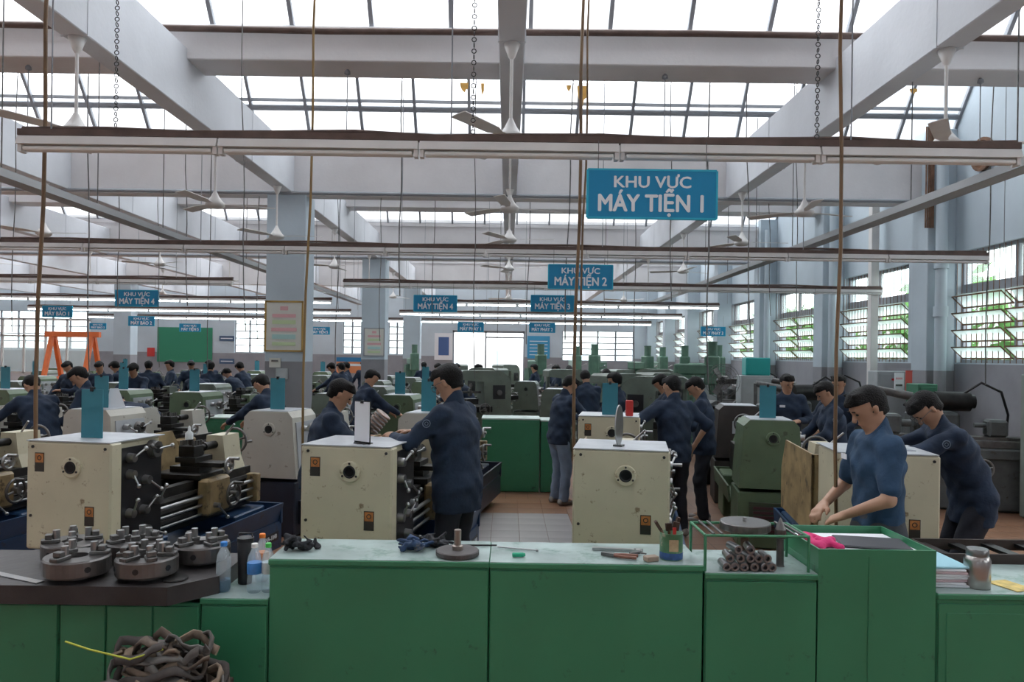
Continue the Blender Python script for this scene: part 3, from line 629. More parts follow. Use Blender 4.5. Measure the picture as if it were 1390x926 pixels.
for x, y, lx, a in ((-4.25, 7.45, .1, .5),):
    t = thing('paper_sheet', 'white curled paper sheet standing on the tapered lathe', 'sheet', on_lathe(x, y, lx, .3, 1.288), a); MB().prism([(-.09, 0), (.09, 0), (.02, .20), (-.06, .20)], 'y', 0, .005).obj('paper', M_PAPER, t)
# gantry, boxes, glazed office, wall boards
t = thing('gantry', 'orange steel A-frame gantry standing behind the rows', 'gantry', (-12.1, 20.5, 0))
for x in (-.55, .55):
    for s in (-1, 1): MB().bar((x, .75*s, 0), (x, .06*s, 2.25), .10, .10).obj('leg', M_ORANGE, t)
    MB().bar((x, -.42, 1.1), (x, .42, 1.1), .08, .08).obj('brace', M_ORANGE, t)
MB().box(-.75, .75, -.06, .06, 2.25, 2.40).obj('beam', M_ORANGE, t)
of = thing('glazed_office', 'white framed glazed office partition along the far side', 'partition', (-19.5, 29, 0)); f_ = MB()
for i in range(8): f_.box(-3+i*.85, -2.93+i*.85, 0, .08, 0, 3.1)
for z in (0, .95, 2.4, 3.05): f_.box(-3, 3.02, 0, .08, z, z+.07)
f_.obj('frame', M_FIX, of); pm = MB().box(.08, .84, .035, .045, 1.03, 2.4).mesh('pane'); pm.materials.append(M_WGLASS)
for i in range(7): link('pane', pm, None, of, (-3+i*.85, 0, 0))
MB().box(-3, 3.02, .02, .06, .05, .95).obj('panel', M_WHITE, of)
for i in range(9):
    s_ = random.uniform(.18, .3); MB().box(-s_, s_, -.2, .2, 0, .32, .006).obj('carton', mat('brown_carton', (.28, .17, .10), .8, var=.2), loc=(-13.9-.62*(i % 3)-.1*(i//3), 19.6+.05*i, .325*(i//3)), label='brown carton in the pile beside the orange gantry', cat='carton', group='cartons beside the gantry')
def board(name, px0, px1, py0, py1, Y, m, label, cat, parts=()):
    a, b = P(px0, py0, Y), P(px1, py1, Y); t = thing(name, label, cat, ((a.x+b.x)/2, Y, (a.z+b.z)/2)); w_, h = (b.x-a.x)/2, (a.z-b.z)/2
    MB().box(-w_, w_, -.02, 0, -h, h).obj('panel', m, t)
    for nm, x0, x1, z0, z1, mm in parts: MB().box(x0*w_, x1*w_, -.028, -.019, z0*h, z1*h).obj(nm, mm, t)
    return t
M_GOLD = mat('gilt_frame', (.42, .27, .08), .4, .5); M_PK = mat('faded_pink', (.70, .40, .42), .7); M_YG = mat('faded_green', (.55, .66, .40), .7); M_AQ = mat('faded_aqua', (.42, .64, .62), .7); M_POST = mat('poster_paper', (.66, .66, .60), .6)
FR = (('frame', -1, 1, .93, 1, M_GOLD), ('frame', -1, 1, -1, -.93, M_GOLD), ('frame', -1, -.9, -1, 1, M_GOLD), ('frame', .9, 1, -1, 1, M_GOLD))
ROWS = (('emblem', -.2, .2, .62, .78, M_PK), ('printed_band', -.6, .6, .34, .48, M_PK), ('printed_band', -.6, .6, .08, .24, M_YG), ('printed_band', -.65, .65, -.2, -.06, M_PK), ('printed_band', -.6, .6, -.5, -.32, M_AQ), ('printed_band', -.6, .6, -.76, -.62, M_YG))
board('framed_poster', 360, 412, 408, 478, 11.87, M_POST, 'gilt-framed poster with pale coloured text bands on the near column', 'poster', FR+ROWS)
board('framed_poster', 494, 522, 445, 484, 19.67, M_POST, 'grey-framed poster with text bands on the further column', 'poster', tuple((n, a, b, c, d, M_MULL) for n, a, b, c, d, m in FR)+ROWS)
board('junction_box', 375, 391, 500, 515, 11.87, M_ECAB2, 'pale junction box under the gilt-framed poster', 'junction box', (('cover', -.8, .8, -.8, .8, M_ECAB2),)); board('paper_notice', 366, 381, 486, 499, 11.87, M_POST, 'small printed notice on the column above the junction box', 'notice', (('printed_band', -.6, .6, .2, .6, M_IRON),))
WB = 35.28
board('notice_board', 590, 614, 452, 489, WB, M_PAPER, 'white wall panel with a dark blue chart beside the doorway', 'notice board', (('chart', -.55, .6, -.65, .7, mat('chart_blue', (.06, .12, .30), .5)),))
board('notice_board', 716, 746, 456, 487, WB, mat('chart_cyan', (.05, .33, .58), .5), 'cyan blue wall chart between the doorway and the far windows', 'notice board', tuple(('printed_band', -.8, .8, z, z+.06, M_SIGNW) for z in (-.7, -.4, -.1, .2, .5)))
board('shutter', 214, 288, 444, 492, WB, mat('shutter_green', (.03, .25, .14), .5), 'green roller shutter on the far wall', 'shutter', tuple(('slat', -.98, .98, -.95+.19*i, -.8+.19*i, mat('shutter_green', (.03, .25, .14))) for i in range(10)))
board('fire_box', 200, 210, 472, 484, WB, M_RED, 'small red box on the far wall beside the green shutter', 'box', (('cover', -.7, .7, -.7, .7, M_RED),))
for a, b, c, d, l in ((298, 318, 456, 463, 'upper'), (298, 318, 487, 494, 'lower')): board('wall_plaque', a, b, c, d, WB, mat('plaque_navy', (.05, .10, .20), .5), l+' dark blue plaque on the far wall beside the green shutter', 'plaque', (('printed_band', -.8, .8, -.2, .2, M_SIGNW),))
bn = board('banner', 457, 506, 485, 507, 27.0, mat('banner_orange', (.75, .25, .10), .6), 'orange and blue banner standing behind the further column', 'banner', (('blue_band', -1, 1, .45, 1, mat('banner_blue', (.03, .20, .42), .6)), ('white_band', -.4, .9, -.1, .2, M_PAPER)))
for x in (-.55, .55): MB().box(x-.03, x+.03, 0, .05, -bn.location.z, 0).obj('leg', M_IRON, bn)
board('wall_poster', 1229, 1237, 503, 537, 11.66, mat('poster_red', (.62, .09, .07), .6), 'narrow red vertical poster on the right wall pier', 'poster', (('edge', -1, 1, .95, 1, M_RED),)); board('wall_notice', 1214, 1226, 506, 532, 11.66, M_PAPER, 'white printed notices beside the narrow red poster', 'notice', (('printed_band', -.8, .6, .3, .5, M_PK), ('printed_band', -.8, .6, -.4, -.2, M_IRON)))
# pipes, duct post and exhaust fan on the right wall
t = thing('drain_pipe', 'grey drain pipe with collars running down the right wall pier', 'pipe', (6.78, 11.55, 0)); MB().cyl((0, 0, 0), (0, 0, 5.3), .085, n=16).obj('pipe', M_COLP, t)
for z in (3.35, 2.6): MB().cyl((0, 0, z), (0, 0, z+.16), .105, n=16).obj('collar', M_COLP, t)
for y in (15.45, 19.35): MB().cyl((6.8, y, 0), (6.8, y, 5.3), .08, n=12).obj('drain_pipe', M_COLP, label='plain grey drain pipe on a further pier of the right wall', cat='pipe', group='further drain pipes')
MB().box(6.82, 6.96, 13.85, 13.99, 0, 5.2, .006).obj('duct_post', M_FIX, label='white square duct rising in front of a barred window', cat='duct')
t = thing('exhaust_fan', 'round rusty exhaust fan high on the right wall', 'exhaust fan', (7.08, 11.0, 5.0)); MB().lathe((0, 0, 0), (-1, 0, 0), [(.22, 0), (.25, .01), (.25, .06), (.21, .06), (.20, .03), (.05, .03), (.04, .05)], 24).obj('ring', M_RUST, t)
for i in range(5): a = 2*PI*i/5; MB().bar((-.035, .04*math.cos(a), .04*math.sin(a)), (-.035, .2*math.cos(a), .2*math.sin(a)), .012, .09, (.5, math.sin(a), -math.cos(a))).obj('blade', M_RUST, t)
t = thing('cable_strip', 'bundle of brown cables clipped up the first right wall pier', 'cables', (6.62, 11.62, 4.0))
for i in range(5): MB().tube([(-.06+.03*i, 0, 0), (-.06+.03*i+.008*math.sin(i), -.01, .8), (-.06+.03*i, 0, 1.6)], .013, 6).obj('cable', M_RUST, t)
# ================================================================ PEOPLE
def smin(a, b, k):
    h = np.clip(.5+.5*(b-a)/k, 0, 1); return b*(1-h)+a*h-k*h*(1-h)
def V(*a): return np.array(a, float)
def nrm(a): return a/max(np.linalg.norm(a), 1e-9)
def field(prims, res, cuts=(), wr=0., k=.025):
    """smooth union of tapered capsules on a grid; prim = (a, b, r0, r1, axis or None, stretch)"""
    lo = np.min([np.minimum(p[0], p[1])-max(p[2], p[3])*max(1, p[5])-.04 for p in prims], 0)
    hi = np.max([np.maximum(p[0], p[1])+max(p[2], p[3])*max(1, p[5])+.04 for p in prims], 0)
    n = np.ceil((hi-lo)/res).astype(int)+1
    ax = [lo[i]+np.arange(n[i])*res for i in range(3)]
    Fd = np.full(n, .5, np.float32)
    for (a, b, r0, r1, u, st) in prims:
        m = max(r0, r1)*max(1, st)+.05
        i0 = np.maximum(((np.minimum(a, b)-m-lo)/res).astype(int), 0); i1 = np.minimum(((np.maximum(a, b)+m-lo)/res).astype(int)+2, n)
        s = tuple(slice(i0[i], i1[i]) for i in range(3))
        X, Y, Z = np.meshgrid(*[ax[i][s[i]]-a[i] for i in range(3)], indexing='ij')
        d = b-a
        if u is not None:
            l = X*u[0]+Y*u[1]+Z*u[2]; q = l*(1-1/st); X = X-u[0]*q; Y = Y-u[1]*q; Z = Z-u[2]*q
            dl = d@u; d = d-u*dl*(1-1/st)
        t = np.clip((X*d[0]+Y*d[1]+Z*d[2])/max(d@d, 1e-9), 0, 1)
        D = np.sqrt((X-t*d[0])**2+(Y-t*d[1])**2+(Z-t*d[2])**2)-(r0+(r1-r0)*t)
        Fd[s] = smin(Fd[s], D.astype(np.float32), min(k, .9*min(r0, r1)+.004))
    if cuts or wr > 0:
        X, Y, Z = np.meshgrid(*ax, indexing='ij')
        if wr > 0: Fd = Fd+wr*(np.sin(31*X+17*Z+2*np.sin(13*Y))*np.sin(23*Z+11*Y+2*np.sin(9*X)) + .6*np.sin(47*Z-29*X+3*np.sin(19*Y)))
        for c in cuts:
            g = None
            for (p, nn) in ([c] if len(c) == 2 and not isinstance(c[0], tuple) else c):
                q = (X-p[0])*nn[0]+(Y-p[1])*nn[1]+(Z-p[2])*nn[2] if np.ndim(nn) else nn-np.sqrt((X-p[0])**2+(Y-p[1])**2+(Z-p[2])**2); g = q if g is None else np.minimum(g, q)
            Fd = np.maximum(Fd, g)
    return Fd, lo, res
def nets(Fd, lo, res):
    """naive surface nets"""
    ins = Fd < 0; nx, ny, nz = Fd.shape
    c = np.zeros((nx-1, ny-1, nz-1), int)
    for i in (0, 1):
        for j in (0, 1):
            for k in (0, 1): c += ins[i:nx-1+i, j:ny-1+j, k:nz-1+k]
    act = (c > 0) & (c < 8); idx = -np.ones(act.shape, int); cells = np.argwhere(act); idx[act] = np.arange(len(cells))
    acc = np.zeros((len(cells), 3)); cnt = np.zeros(len(cells))
    for ax in range(3):
        for o1 in (0, 1):
            for o2 in (0, 1):
                off = [0, 0, 0]; oth = [a for a in range(3) if a != ax]; off[oth[0]] = o1; off[oth[1]] = o2
                p0 = cells+off; p1 = p0.copy(); p1[:, ax] += 1
                f0 = Fd[p0[:, 0], p0[:, 1], p0[:, 2]]; f1 = Fd[p1[:, 0], p1[:, 1], p1[:, 2]]; m = (f0 < 0) != (f1 < 0)
                t = np.where(m, f0/np.where(m, f0-f1, 1), 0); q = p0.astype(float); q[:, ax] += t
                acc[m] += q[m]; cnt[m] += 1
    verts = acc/np.maximum(cnt, 1)[:, None]*res+lo; quads = []
    for ax in range(3):
        o = [a for a in range(3) if a != ax]; sl0 = [slice(1, -1)]*3; sl0[ax] = slice(0, -1); sl1 = list(sl0); sl1[ax] = slice(1, None)
        A = ins[tuple(sl0)]; B = ins[tuple(sl1)]; e = np.argwhere(A != B); base = e.copy()
        for a in o: base[:, a] += 1
        fl = A[e[:, 0], e[:, 1], e[:, 2]]
        def cid(d0, d1):
            q = base.copy(); q[:, o[0]] += d0; q[:, o[1]] += d1; return idx[q[:, 0], q[:, 1], q[:, 2]]
        Q = np.stack([cid(-1, -1), cid(0, -1), cid(0, 0), cid(-1, 0)], 1)
        if ax == 1: fl = ~fl
        Q = np.where(fl[:, None], Q, Q[:, ::-1]); quads.append(Q)
    return verts, np.concatenate(quads)
def np_mesh(name, v, q):
    me = bpy.data.meshes.new(name); me.vertices.add(len(v)); me.vertices.foreach_set('co', v.astype(np.float32).ravel())
    me.loops.add(q.size); me.loops.foreach_set('vertex_index', q.astype(np.int32).ravel())
    me.polygons.add(len(q)); me.polygons.foreach_set('loop_start', np.arange(0, q.size, 4, dtype=np.int32))
    me.polygons.foreach_set('use_smooth', np.ones(len(q), bool)); me.update(); me.validate(); return me
def blob(name, prims, res, m, parent, cuts=(), wr=0., k=.025):
    v, q = nets(*field(prims, res, cuts, wr, k)); return link(name, np_mesh(name, v, q), m, parent)
def cap(a, b, r0, r1=None, u=None, st=1.): return (np.array(a, float), np.array(b, float), r0, r0 if r1 is None else r1, u, st)
def make_person(label, h=1.68, lean=0., pitch=.3, hyaw=0., hands=((-.25, .30, 1.0), (.25, .30, 1.0)), res=.012, shirt=M_NAVY, sleeve='long', trousers=M_TROUS, hem=.80,
                glasses=False, badge=False, bulk=1.06, detail=True, group=None, elbow=((-1, -.6, -.5), (1, -.6, -.5)), watch=False, hipback=True, patch=False):
    """figure facing +y, feet on z = 0; hands are wrist targets in its own frame for a height of 1.70"""
    S = h/1.70; t = thing('person', label, 'person', group=group); X1 = V(1, 0, 0)
    u1 = V(0, math.sin(lean*.6), math.cos(lean*.6)); u2 = V(0, math.sin(lean), math.cos(lean))
    H = V(0, -.16*math.sin(lean) if hipback else 0, .93-.04*math.sin(lean)**2); W = H+.15*u1; C = W+.19*u2; Nk = C+.19*u2
    f2 = V(0, math.cos(lean), -math.sin(lean))
    nd = nrm(V(0, math.sin(max(lean*.9, pitch*.6)), math.cos(max(lean*.9, pitch*.6)))); hc = Nk+nd*.135
    up = V(0, math.sin(pitch), math.cos(pitch)); fw = V(0, math.cos(pitch), -math.sin(pitch))
    cy, sy = math.cos(hyaw), math.sin(hyaw); sd = X1*cy-fw*sy; fw = fw*cy+X1*sy      # head turned to its right by hyaw
    torso = [cap(H-.02*u1, W, .112*bulk, .105*bulk, X1, 1.42), cap(W, C, .105*bulk, .118*bulk, X1, 1.42), cap(C, C+.10*u2, .112*bulk, .085, X1, 1.62)]
    limbs = {}; arms = []; hand = []
    for s, T, eh in ((-1, hands[0], elbow[0]), (1, hands[1], elbow[1])):
        sh = C+.115*u2+X1*.178*s; T = V(*T); d = T-sh; L = np.linalg.norm(d); a, b = .285, .25
        if L > a+b-.01: T = sh+d/L*(a+b-.01); d = T-sh; L = np.linalg.norm(d)
        if L < .12: T = sh+nrm(d)*.12; d = T-sh; L = .12
        ca = (a*a+L*L-b*b)/(2*a*L); n = nrm(d); e = V(*eh); e = nrm(e-n*(e@n)); E = sh+n*a*ca+e*a*math.sqrt(max(0, 1-ca*ca))
        arms.append((sh, E, T)); fd = nrm(T-E); pn = nrm(V(0, 0, -1)-fd*(fd@V(0, 0, -1))+V(-s*.35, 0, 0)); lt = nrm(np.cross(fd, pn))
        K = T+fd*.085
        hp = [cap(T+fd*.02, K, .021, .019, lt, 1.9)]
        if detail:
            for i, ln in enumerate((.066, .074, .070, .055)):
                o = K+lt*(i-1.5)*.0195; m1 = o+nrm(fd+pn*.35)*ln*.55; m2 = m1+nrm(fd*.5+pn)*ln*.55
                hp += [cap(o, m1, .0098, .009), cap(m1, m2, .009, .0075)]
            tb = -lt if (np.cross(fd, lt)@V(0, 0, 1))*s > 0 else lt
            if (lt@V(-s, 0, 0)) > 0: tb = lt
            else: tb = -lt
            o = T+fd*.03+tb*.025; m1 = o+nrm(fd*.7+tb*.7+pn*.3)*.045; hp += [cap(o, m1, .012, .0105), cap(m1, m1+nrm(fd+pn*.4)*.032, .0105, .008)]
        else: hp.append(cap(K, K+nrm(fd+pn*.6)*.07, .017, .012, lt, 1.7))
        hand += hp
    legs = []
    for s in (-1, 1):
        hip = H+V(.088*s, 0, -.05); kn = V(.10*s, .03, .49); an = V(.11*s, -.02, .085); legs.append((hip, kn, an))
    head = [cap(hc+up*.032-fw*.022, hc+up*.036+fw*.012, .083, .080, sd, .93), cap(hc-up*.015+fw*.025, hc-up*.078+fw*.052, .062, .036, sd, 1.02),
            cap(hc-up*.02-fw*.02, hc-up*.05+fw*.0, .062, .055)]
    face = [cap(hc+fw*.088+up*.012, hc+fw*.106-up*.022, .009, .0135), cap(hc-up*.054+fw*.082+sd*.015, hc-up*.054+fw*.082-sd*.015, .0095, .0095),
            cap(hc+up*.03+fw*.080-sd*.035, hc+up*.03+fw*.080+sd*.035, .012, .012)]
    for s in (-1, 1): face.append(cap(hc+sd*.079*s-fw*.008+up*.012, hc+sd*.077*s-fw*.004-up*.022, .014, .009, fw, 1.2))
    neck = [cap(Nk-.03*u2, hc-up*.03-fw*.015, .056, .053)]
    sc_ = lambda pr: [(p[0]*S, p[1]*S, p[2]*S, p[3]*S, p[4], p[5]) for p in pr]
    body = torso+neck+head+(face if detail else [])+hand
    for sh, E, T in arms: body += [cap(sh, E, .046, .038), cap(E, T+.0, .038, .025)]
    for hip, kn, an in legs: body += [cap(hip, kn, .078, .054), cap(kn, an, .052, .036), cap(an, an+V(0, .12, -.05), .036, .03)]
    blob('body', sc_(body), res, M_SKIN, t, k=.016)
    # clothes
    sp = [(a, b, r0+.014, r1+.014, u, s) for a, b, r0, r1, u, s in torso]+[cap(H-.02*u1, H-.16*V(0, 0, 1)+V(0, .0, 0), .126*bulk, .126*bulk, X1, 1.38)]
    for sh, E, T in arms:
        sp.append(cap(C+.11*u2, sh, .075, .066))
        if sleeve == 'short': sp.append(cap(sh, sh+(E-sh)*.78, .064, .060))
        elif sleeve == 'rolled': sp += [cap(sh, E, .064, .054), cap(E, E+(T-E)*.18, .054, .052)]
        else: sp += [cap(sh, E, .064, .052), cap(E, E+(T-E)*.92, .052, .040)]
    sp.append(cap(Nk-.03*u2, Nk+.02*u2, .074, .068))
    hz = V(0, 0, hem*S)
    cutn = [(hz, V(0, 0, -1)), (((Nk+nd*.028)*S, nrm(nd+f2*.55)), ((Nk+nd*.05)*S, .13*S))]
    blob('shirt', sc_(sp), res, shirt, t, cutn, .0055, k=.035)
    if detail: blob('collar', sc_([cap(Nk-.035*u2, Nk+.03*u2+nd*.01, .083, .071)]), res, shirt, t, [((Nk+nd*.036)*S, nrm(nd+f2*.8)), ((Nk-.03*u2)*S, -u2)], .001, k=.02)
    tp = [cap(H-.03*u1, H+.07*u1, .130, .118, X1, 1.38), cap(H+V(0, 0, -.10), H+V(0, 0, -.04), .10, .12, X1, 1.3)]
    for hip, kn, an in legs: tp += [cap(hip+V(0, -.01, .02), kn, .098, .075), cap(kn, an+V(0, 0, -.03), .073, .064)]
    blob('trousers', sc_(tp), res*1.15, trousers, t, [(V(0, 0, .045*S), V(0, 0, -1))], .004, k=.03)
    hr = [cap(hc+up*.040-fw*.026, hc+up*.046+fw*.014, .092, .088, sd, .94), cap(hc+up*.02-fw*.04, hc-up*.035-fw*.045, .074, .055)]
    hr += [cap(hc+up*.09+fw*.05, hc+up*.075+fw*.085, .034, .02, sd, 1.9)]
    if detail: hr += [cap(hc+up*.10+fw*.02+sd*a, hc+up*.118+fw*.055+sd*(a*1.2+.01), .02, .008) for a in (-.05, -.02, .02, .05)]
    # open the face: remove what lies ahead of the ears and under the fringe
    ca_ = ((hc+fw*.014)*S, nrm(fw+up*.25)); cb_ = ((hc+up*.062+fw*.09)*S, nrm(-up+fw*.1))
    blob('hair', sc_(hr), res, M_HAIR, t, [(ca_, cb_), ((hc-up*.062)*S, -up)], .0025, k=.02)
    for hip, kn, an in legs:
        blob('shoe', sc_([cap(an+V(0, -.05, -.045), an+V(0, .15, -.052), .036, .031, X1, 1.25), cap(an+V(0, -.03, -.02), an+V(0, 0, .0), .040, .042)]), max(res, .012), M_SHOE, t, [(V(0, 0, .001), V(0, 0, -1))])
    if detail:
        for s in (-1, 1):
            e = (hc+fw*.0825+sd*.031*s+up*.012)*S; MB().sphere(tuple(e), .0095*S, 8, 6).obj('eye', M_BLACK, t)
            b = hc+fw*.094+sd*.031*s+up*.034; MB().bar(tuple((b-sd*.017)*S), tuple((b+sd*.017)*S), .006, .006, tuple(up)).obj('eyebrow', M_HAIR, t)
        m_ = hc+fw*.0885-up*.054; MB().bar(tuple((m_-sd*.02)*S), tuple((m_+sd*.02)*S), .006, .004, tuple(up)).obj('mouth', mat('lips', (.35, .13, .10), .5), t)
    if glasses:
        g = MB()
        for s in (-1, 1):
            c = (hc+fw*.108+sd*.033*s+up*.010)*S; g.torus(tuple(c), tuple(fw), .023*S, .0022, 16, 5)
            g.tube([tuple((hc+fw*.108+sd*.056*s+up*.014)*S), tuple((hc+fw*.03+sd*.088*s+up*.016)*S), tuple((hc-fw*.02+sd*.088*s+up*.004)*S)], .0022, 5)
        g.bar(tuple((hc+fw*.112-sd*.010+up*.014)*S), tuple((hc+fw*.112+sd*.010+up*.014)*S), .003, .003); g.obj('glasses', M_IRON, t)
    if badge:
        c = (C+f2*.150+X1*.085+.04*u2)*S; n = f2; a = X1*.035*S; b = u2*.014*S
        MB().bar(tuple(c-a), tuple(c+a), .004, .03*S, tuple(u2)).obj('name_badge', M_PAPER, t)
    if patch:
        for s in (-1, 1):
            sh, E, T = arms[0 if s < 0 else 1]; d = nrm(E-sh); o = nrm(V(s, 0, 0)-d*(V(s, 0, 0)@d)); c = (sh+d*.11+o*.066)*S
            MB().torus(tuple(c), tuple(o), .026, .0035, 18, 4).torus(tuple(c), tuple(o), .012, .003, 12, 4).obj('sleeve_patch', mat('patch_thread', (.14, .18, .24), .8), t)
    if watch:
        sh, E, T = arms[0]; d = nrm(T-E); c = (T-d*.015)*S; MB().torus(tuple(c), tuple(d), .030*S, .010, 16, 6).obj('wrist_watch', M_BLACK, t)
    return t
def stand(o, x, y, deg): o.location = (x, y, 0); o.rotation_euler = (0, 0, math.radians(deg)); return o
# --- the people near the camera
stand(make_person('man in a short-sleeved blue polo shirt looking down at his hands behind the bench', 1.72, .04, .55, 0, ((-.10, .22, 1.0), (.10, .26, 1.02)), .0085, M_POLO, 'short', mat('grey_trouser_cloth', (.05, .052, .062), .85, bump=.2), .93, badge=True, bulk=.96), 2.15, 4.26, 88)
stand(make_person('man in glasses and navy work jacket working with raised arms at the cream lathe', 1.80, .08, .5, 0, ((-.16, .40, 1.22), (.14, .43, 1.22)), .009, glasses=True, hem=.74, patch=True, bulk=1.2), -.36, 5.28, 66)
stand(make_person('young man in navy shirt leaning on the lathe, half hidden by a white sheet', 1.68, .30, .55, 0, ((-.22, .42, 1.18), (.16, .45, 1.18)), .010, sleeve='rolled'), -1.50, 6.02, -78)
stand(make_person('man in glasses bending over the cream lathe behind the man in the polo shirt', 1.74, .52, .95, 0, ((-.14, .62, 1.18), (.16, .60, 1.16)), .009, glasses=True, badge=True, hem=.72, patch=True), 3.26, 5.28, 84)
stand(make_person('student with a wrist watch seen from behind, hand on the lathe with the red box', 1.68, .05, .45, -.2, ((-.42, .30, 1.24), (.26, -.02, .98)), .011, sleeve='rolled', watch=True, elbow=((-1, -.3, -.6), (1, -.5, .1))), 1.78, 7.82, 22)
stand(make_person('student in navy jacket looking down next to the student with the wrist watch', 1.66, .10, .7, 0, ((-.2, .32, 1.05), (.2, .32, 1.05)), .012), 2.28, 8.55, 75)
stand(make_person('student in navy jacket and faded jeans bending at the lathe with the red box', 1.64, .22, .7, 0, ((-.2, .40, 1.12), (.2, .42, 1.12)), .012, trousers=M_JEANS), .70, 9.45, -62)
stand(make_person('young man facing the bench row with a white name badge beside the teal board', 1.68, .05, .30, -.25, ((-.10, .26, 1.12), (.14, .30, 1.08)), .011, badge=True), 3.66, 9.65, 172)
stand(make_person('student in navy jacket looking down beside the sage green lathe', 1.64, .12, .55, 0, ((-.18, .36, 1.02), (.18, .36, 1.02)), .011, patch=True), 3.52, 7.95, 85)
stand(make_person('student whose face shows above the polo man, near the grey wall cabinet', 1.68, .05, .25, 0, ((-.2, .28, 1.0), (.2, .28, 1.0)), .013), 4.38, 9.7, 130)
stand(make_person('student bending over the grey beige lathe in front of the poster column', 1.66, .45, .8, 0, ((-.2, .55, 1.05), (.2, .55, 1.05)), .013), -2.82, 8.95, 70)
stand(make_person('student stooping with outstretched arm beside another student at the cabinet', 1.66, .55, .9, 0, ((-.35, .50, 1.05), (.2, .5, .95)), .013), -5.28, 8.35, 55)
stand(make_person('student with thick black hair looking down beside the stooping student', 1.68, .10, .75, 0, ((-.2, .32, 1.0), (.2, .32, 1.0)), .013), -4.98, 8.75, 110)
stand(make_person('student bent double over the lathe bed behind the white sheet', 1.66, 1.15, 1.2, 0, ((-.15, .75, .95), (.2, .75, .95)), .014), -4.75, 9.75, 92)
# --- the students further back: six figures, repeated
FAR = 'navy-clad students further back in the hall'
proto = [make_person('x', 1.66, .05, .3, 0, res=.018, detail=False, group=FAR), make_person('x', 1.68, .3, .7, .3, ((-.2, .5, 1.05), (.2, .5, 1.05)), .018, detail=False, group=FAR),
         make_person('x', 1.66, .1, .6, -.3, ((-.1, .3, 1.15), (.25, .3, 1.0)), .018, detail=False, group=FAR), make_person('x', 1.66, .7, 1.0, 0, ((-.2, .6, .95), (.2, .6, .95)), .018, detail=False, group=FAR)]
FARP = [(97, 500, 14.2, 160, 2), (137, 507, 13.2, 185, 1), (157, 502, 14.6, 180, 2), (180, 502, 14.8, 100, 1), (197, 495, 15.6, 20, 0), (209, 494, 17.4, 120, 0), (222, 499, 15.2, 30, 3), (250, 500, 18.2, 200, 2), (266, 495, 15.4, 10, 0), (285, 500, 19, 60, 0),
        (350, 498, 16.8, 75, 1), (343, 510, 15.6, 80, 3), (507, 517, 11.2, -60, 1), (480, 502, 17.2, 60, 0), (447, 502, 18, 100, 1), (462, 506, 18.8, 90, 0), (531, 497, 22, 10, 0), (576, 499, 21.5, 40, 0), (583, 501, 20.4, 120, 2), (640, 508, 14.8, 80, 3), (612, 497, 19, 200, 0),
        (675, 500, 17.5, -80, 0), (721, 492, 19.6, 70, 0), (733, 490, 20.2, 150, 0), (743, 494, 18.2, 95, 0), (755, 502, 18.6, 170, 2), (885, 508, 13.6, 150, 2), (938, 512, 9.9, 85, 1), (918, 512, 10.8, 60, 0), (845, 515, 11.6, 10, 1)]
for i, (px, py, Y, a, k) in enumerate(FARP):
    o = proto[k] if k not in used else dup(proto[k]); used.add(k)
    p = P(px, py, Y); x = p.x
    x, Y = settle(x, Y, 0, 'person')
    stand(o, x, Y, a)
    o['label'] = ('student in navy workwear standing among the machines further back', 'student in navy workwear leaning forward at a machine further back', 'student in navy workwear with one hand raised further back in the hall', 'student in navy workwear stooping low over a machine further back')[k]
# ================================================================ BENCHES AND WHAT LIES ON THEM
YF = 3.4
def cabinet(name, label, x0, x1, z, depth=.37, doors=1, top=True, yf=YF, inset=False):
    t = thing(name, label, 'cabinet', ((x0+x1)/2, yf, 0), 0); h = (x1-x0)/2
    MB().box(-h, h, .006, depth, 0, z-.025, .004).obj('body', M_GREEN, t)
    w_ = 2*h/doors
    for i in range(doors):
        a = -h+i*w_
        if inset:
            MB().box(a+.006, a+w_-.006, -.002, .008, .05, z-.05, .002).box(a+.04, a+w_-.04, -.006, -.001, .10, z-.09, .002).obj('door', M_GREEN, t)
        else: MB().box(a+.004, a+w_-.004, -.004, .008, .03, z-.04, .003).obj('door', M_GREEN, t)
    if top:
        MB().box(-h-.003, h+.003, -.008, depth+.004, z-.03, z-.003, .004).obj('lip', M_GREEN, t)
        MB().box(-h, h, -.004, depth, z-.0035, z, .001).obj('top', M_GREENTOP, t)
    return t
cabinet('cabinet', 'green steel cabinet with rags and a flanged disc on its worn top', -1.087, -.072, .933)
cabinet('cabinet', 'green steel cabinet with pliers, wrench and brush can on its worn top', -.068, .918, .931)
cabinet('cabinet', 'green steel cabinet carrying the rack of drill sleeves', .926, 1.444, .897, .40)
cabinet('cabinet', 'narrow green cabinet with two water bottles and a black tumbler on it', -1.40, -1.091, .748, .42)
cabinet('cabinet', 'green steel cabinet under the dark slab with the chucks, strap heap in front', -2.05, -1.404, .745, .42, 3, top=False)
cabinet('cabinet', 'green steel cabinet under the far end of the dark slab', -2.9, -2.056, .745, .42, 2, top=False)
cabinet('cabinet', 'low green cabinet with inset door carrying the steel flask and papers', 2.0, 2.95, .816, .50, 1, inset=True)
t = thing('cabinet', 'tall green open-topped cabinet with pink cloth and dark folder in it', 'cabinet', (1.72, YF, 0))
MB().box(-.272, .272, .006, .50, 0, .93, .004).obj('body', M_GREEN, t)
MB().box(-.272, .272, 0, .012, .05, 1.01).box(-.272, -.262, .012, .50, .93, 1.01).box(.262, .272, .012, .50, .93, 1.01).box(-.272, .272, .49, .50, .93, 1.01).obj('rim', M_GREEN, t)
MB().box(-.04, -.034, -.004, .0, .06, .98).obj('seam', M_GREEN, t)
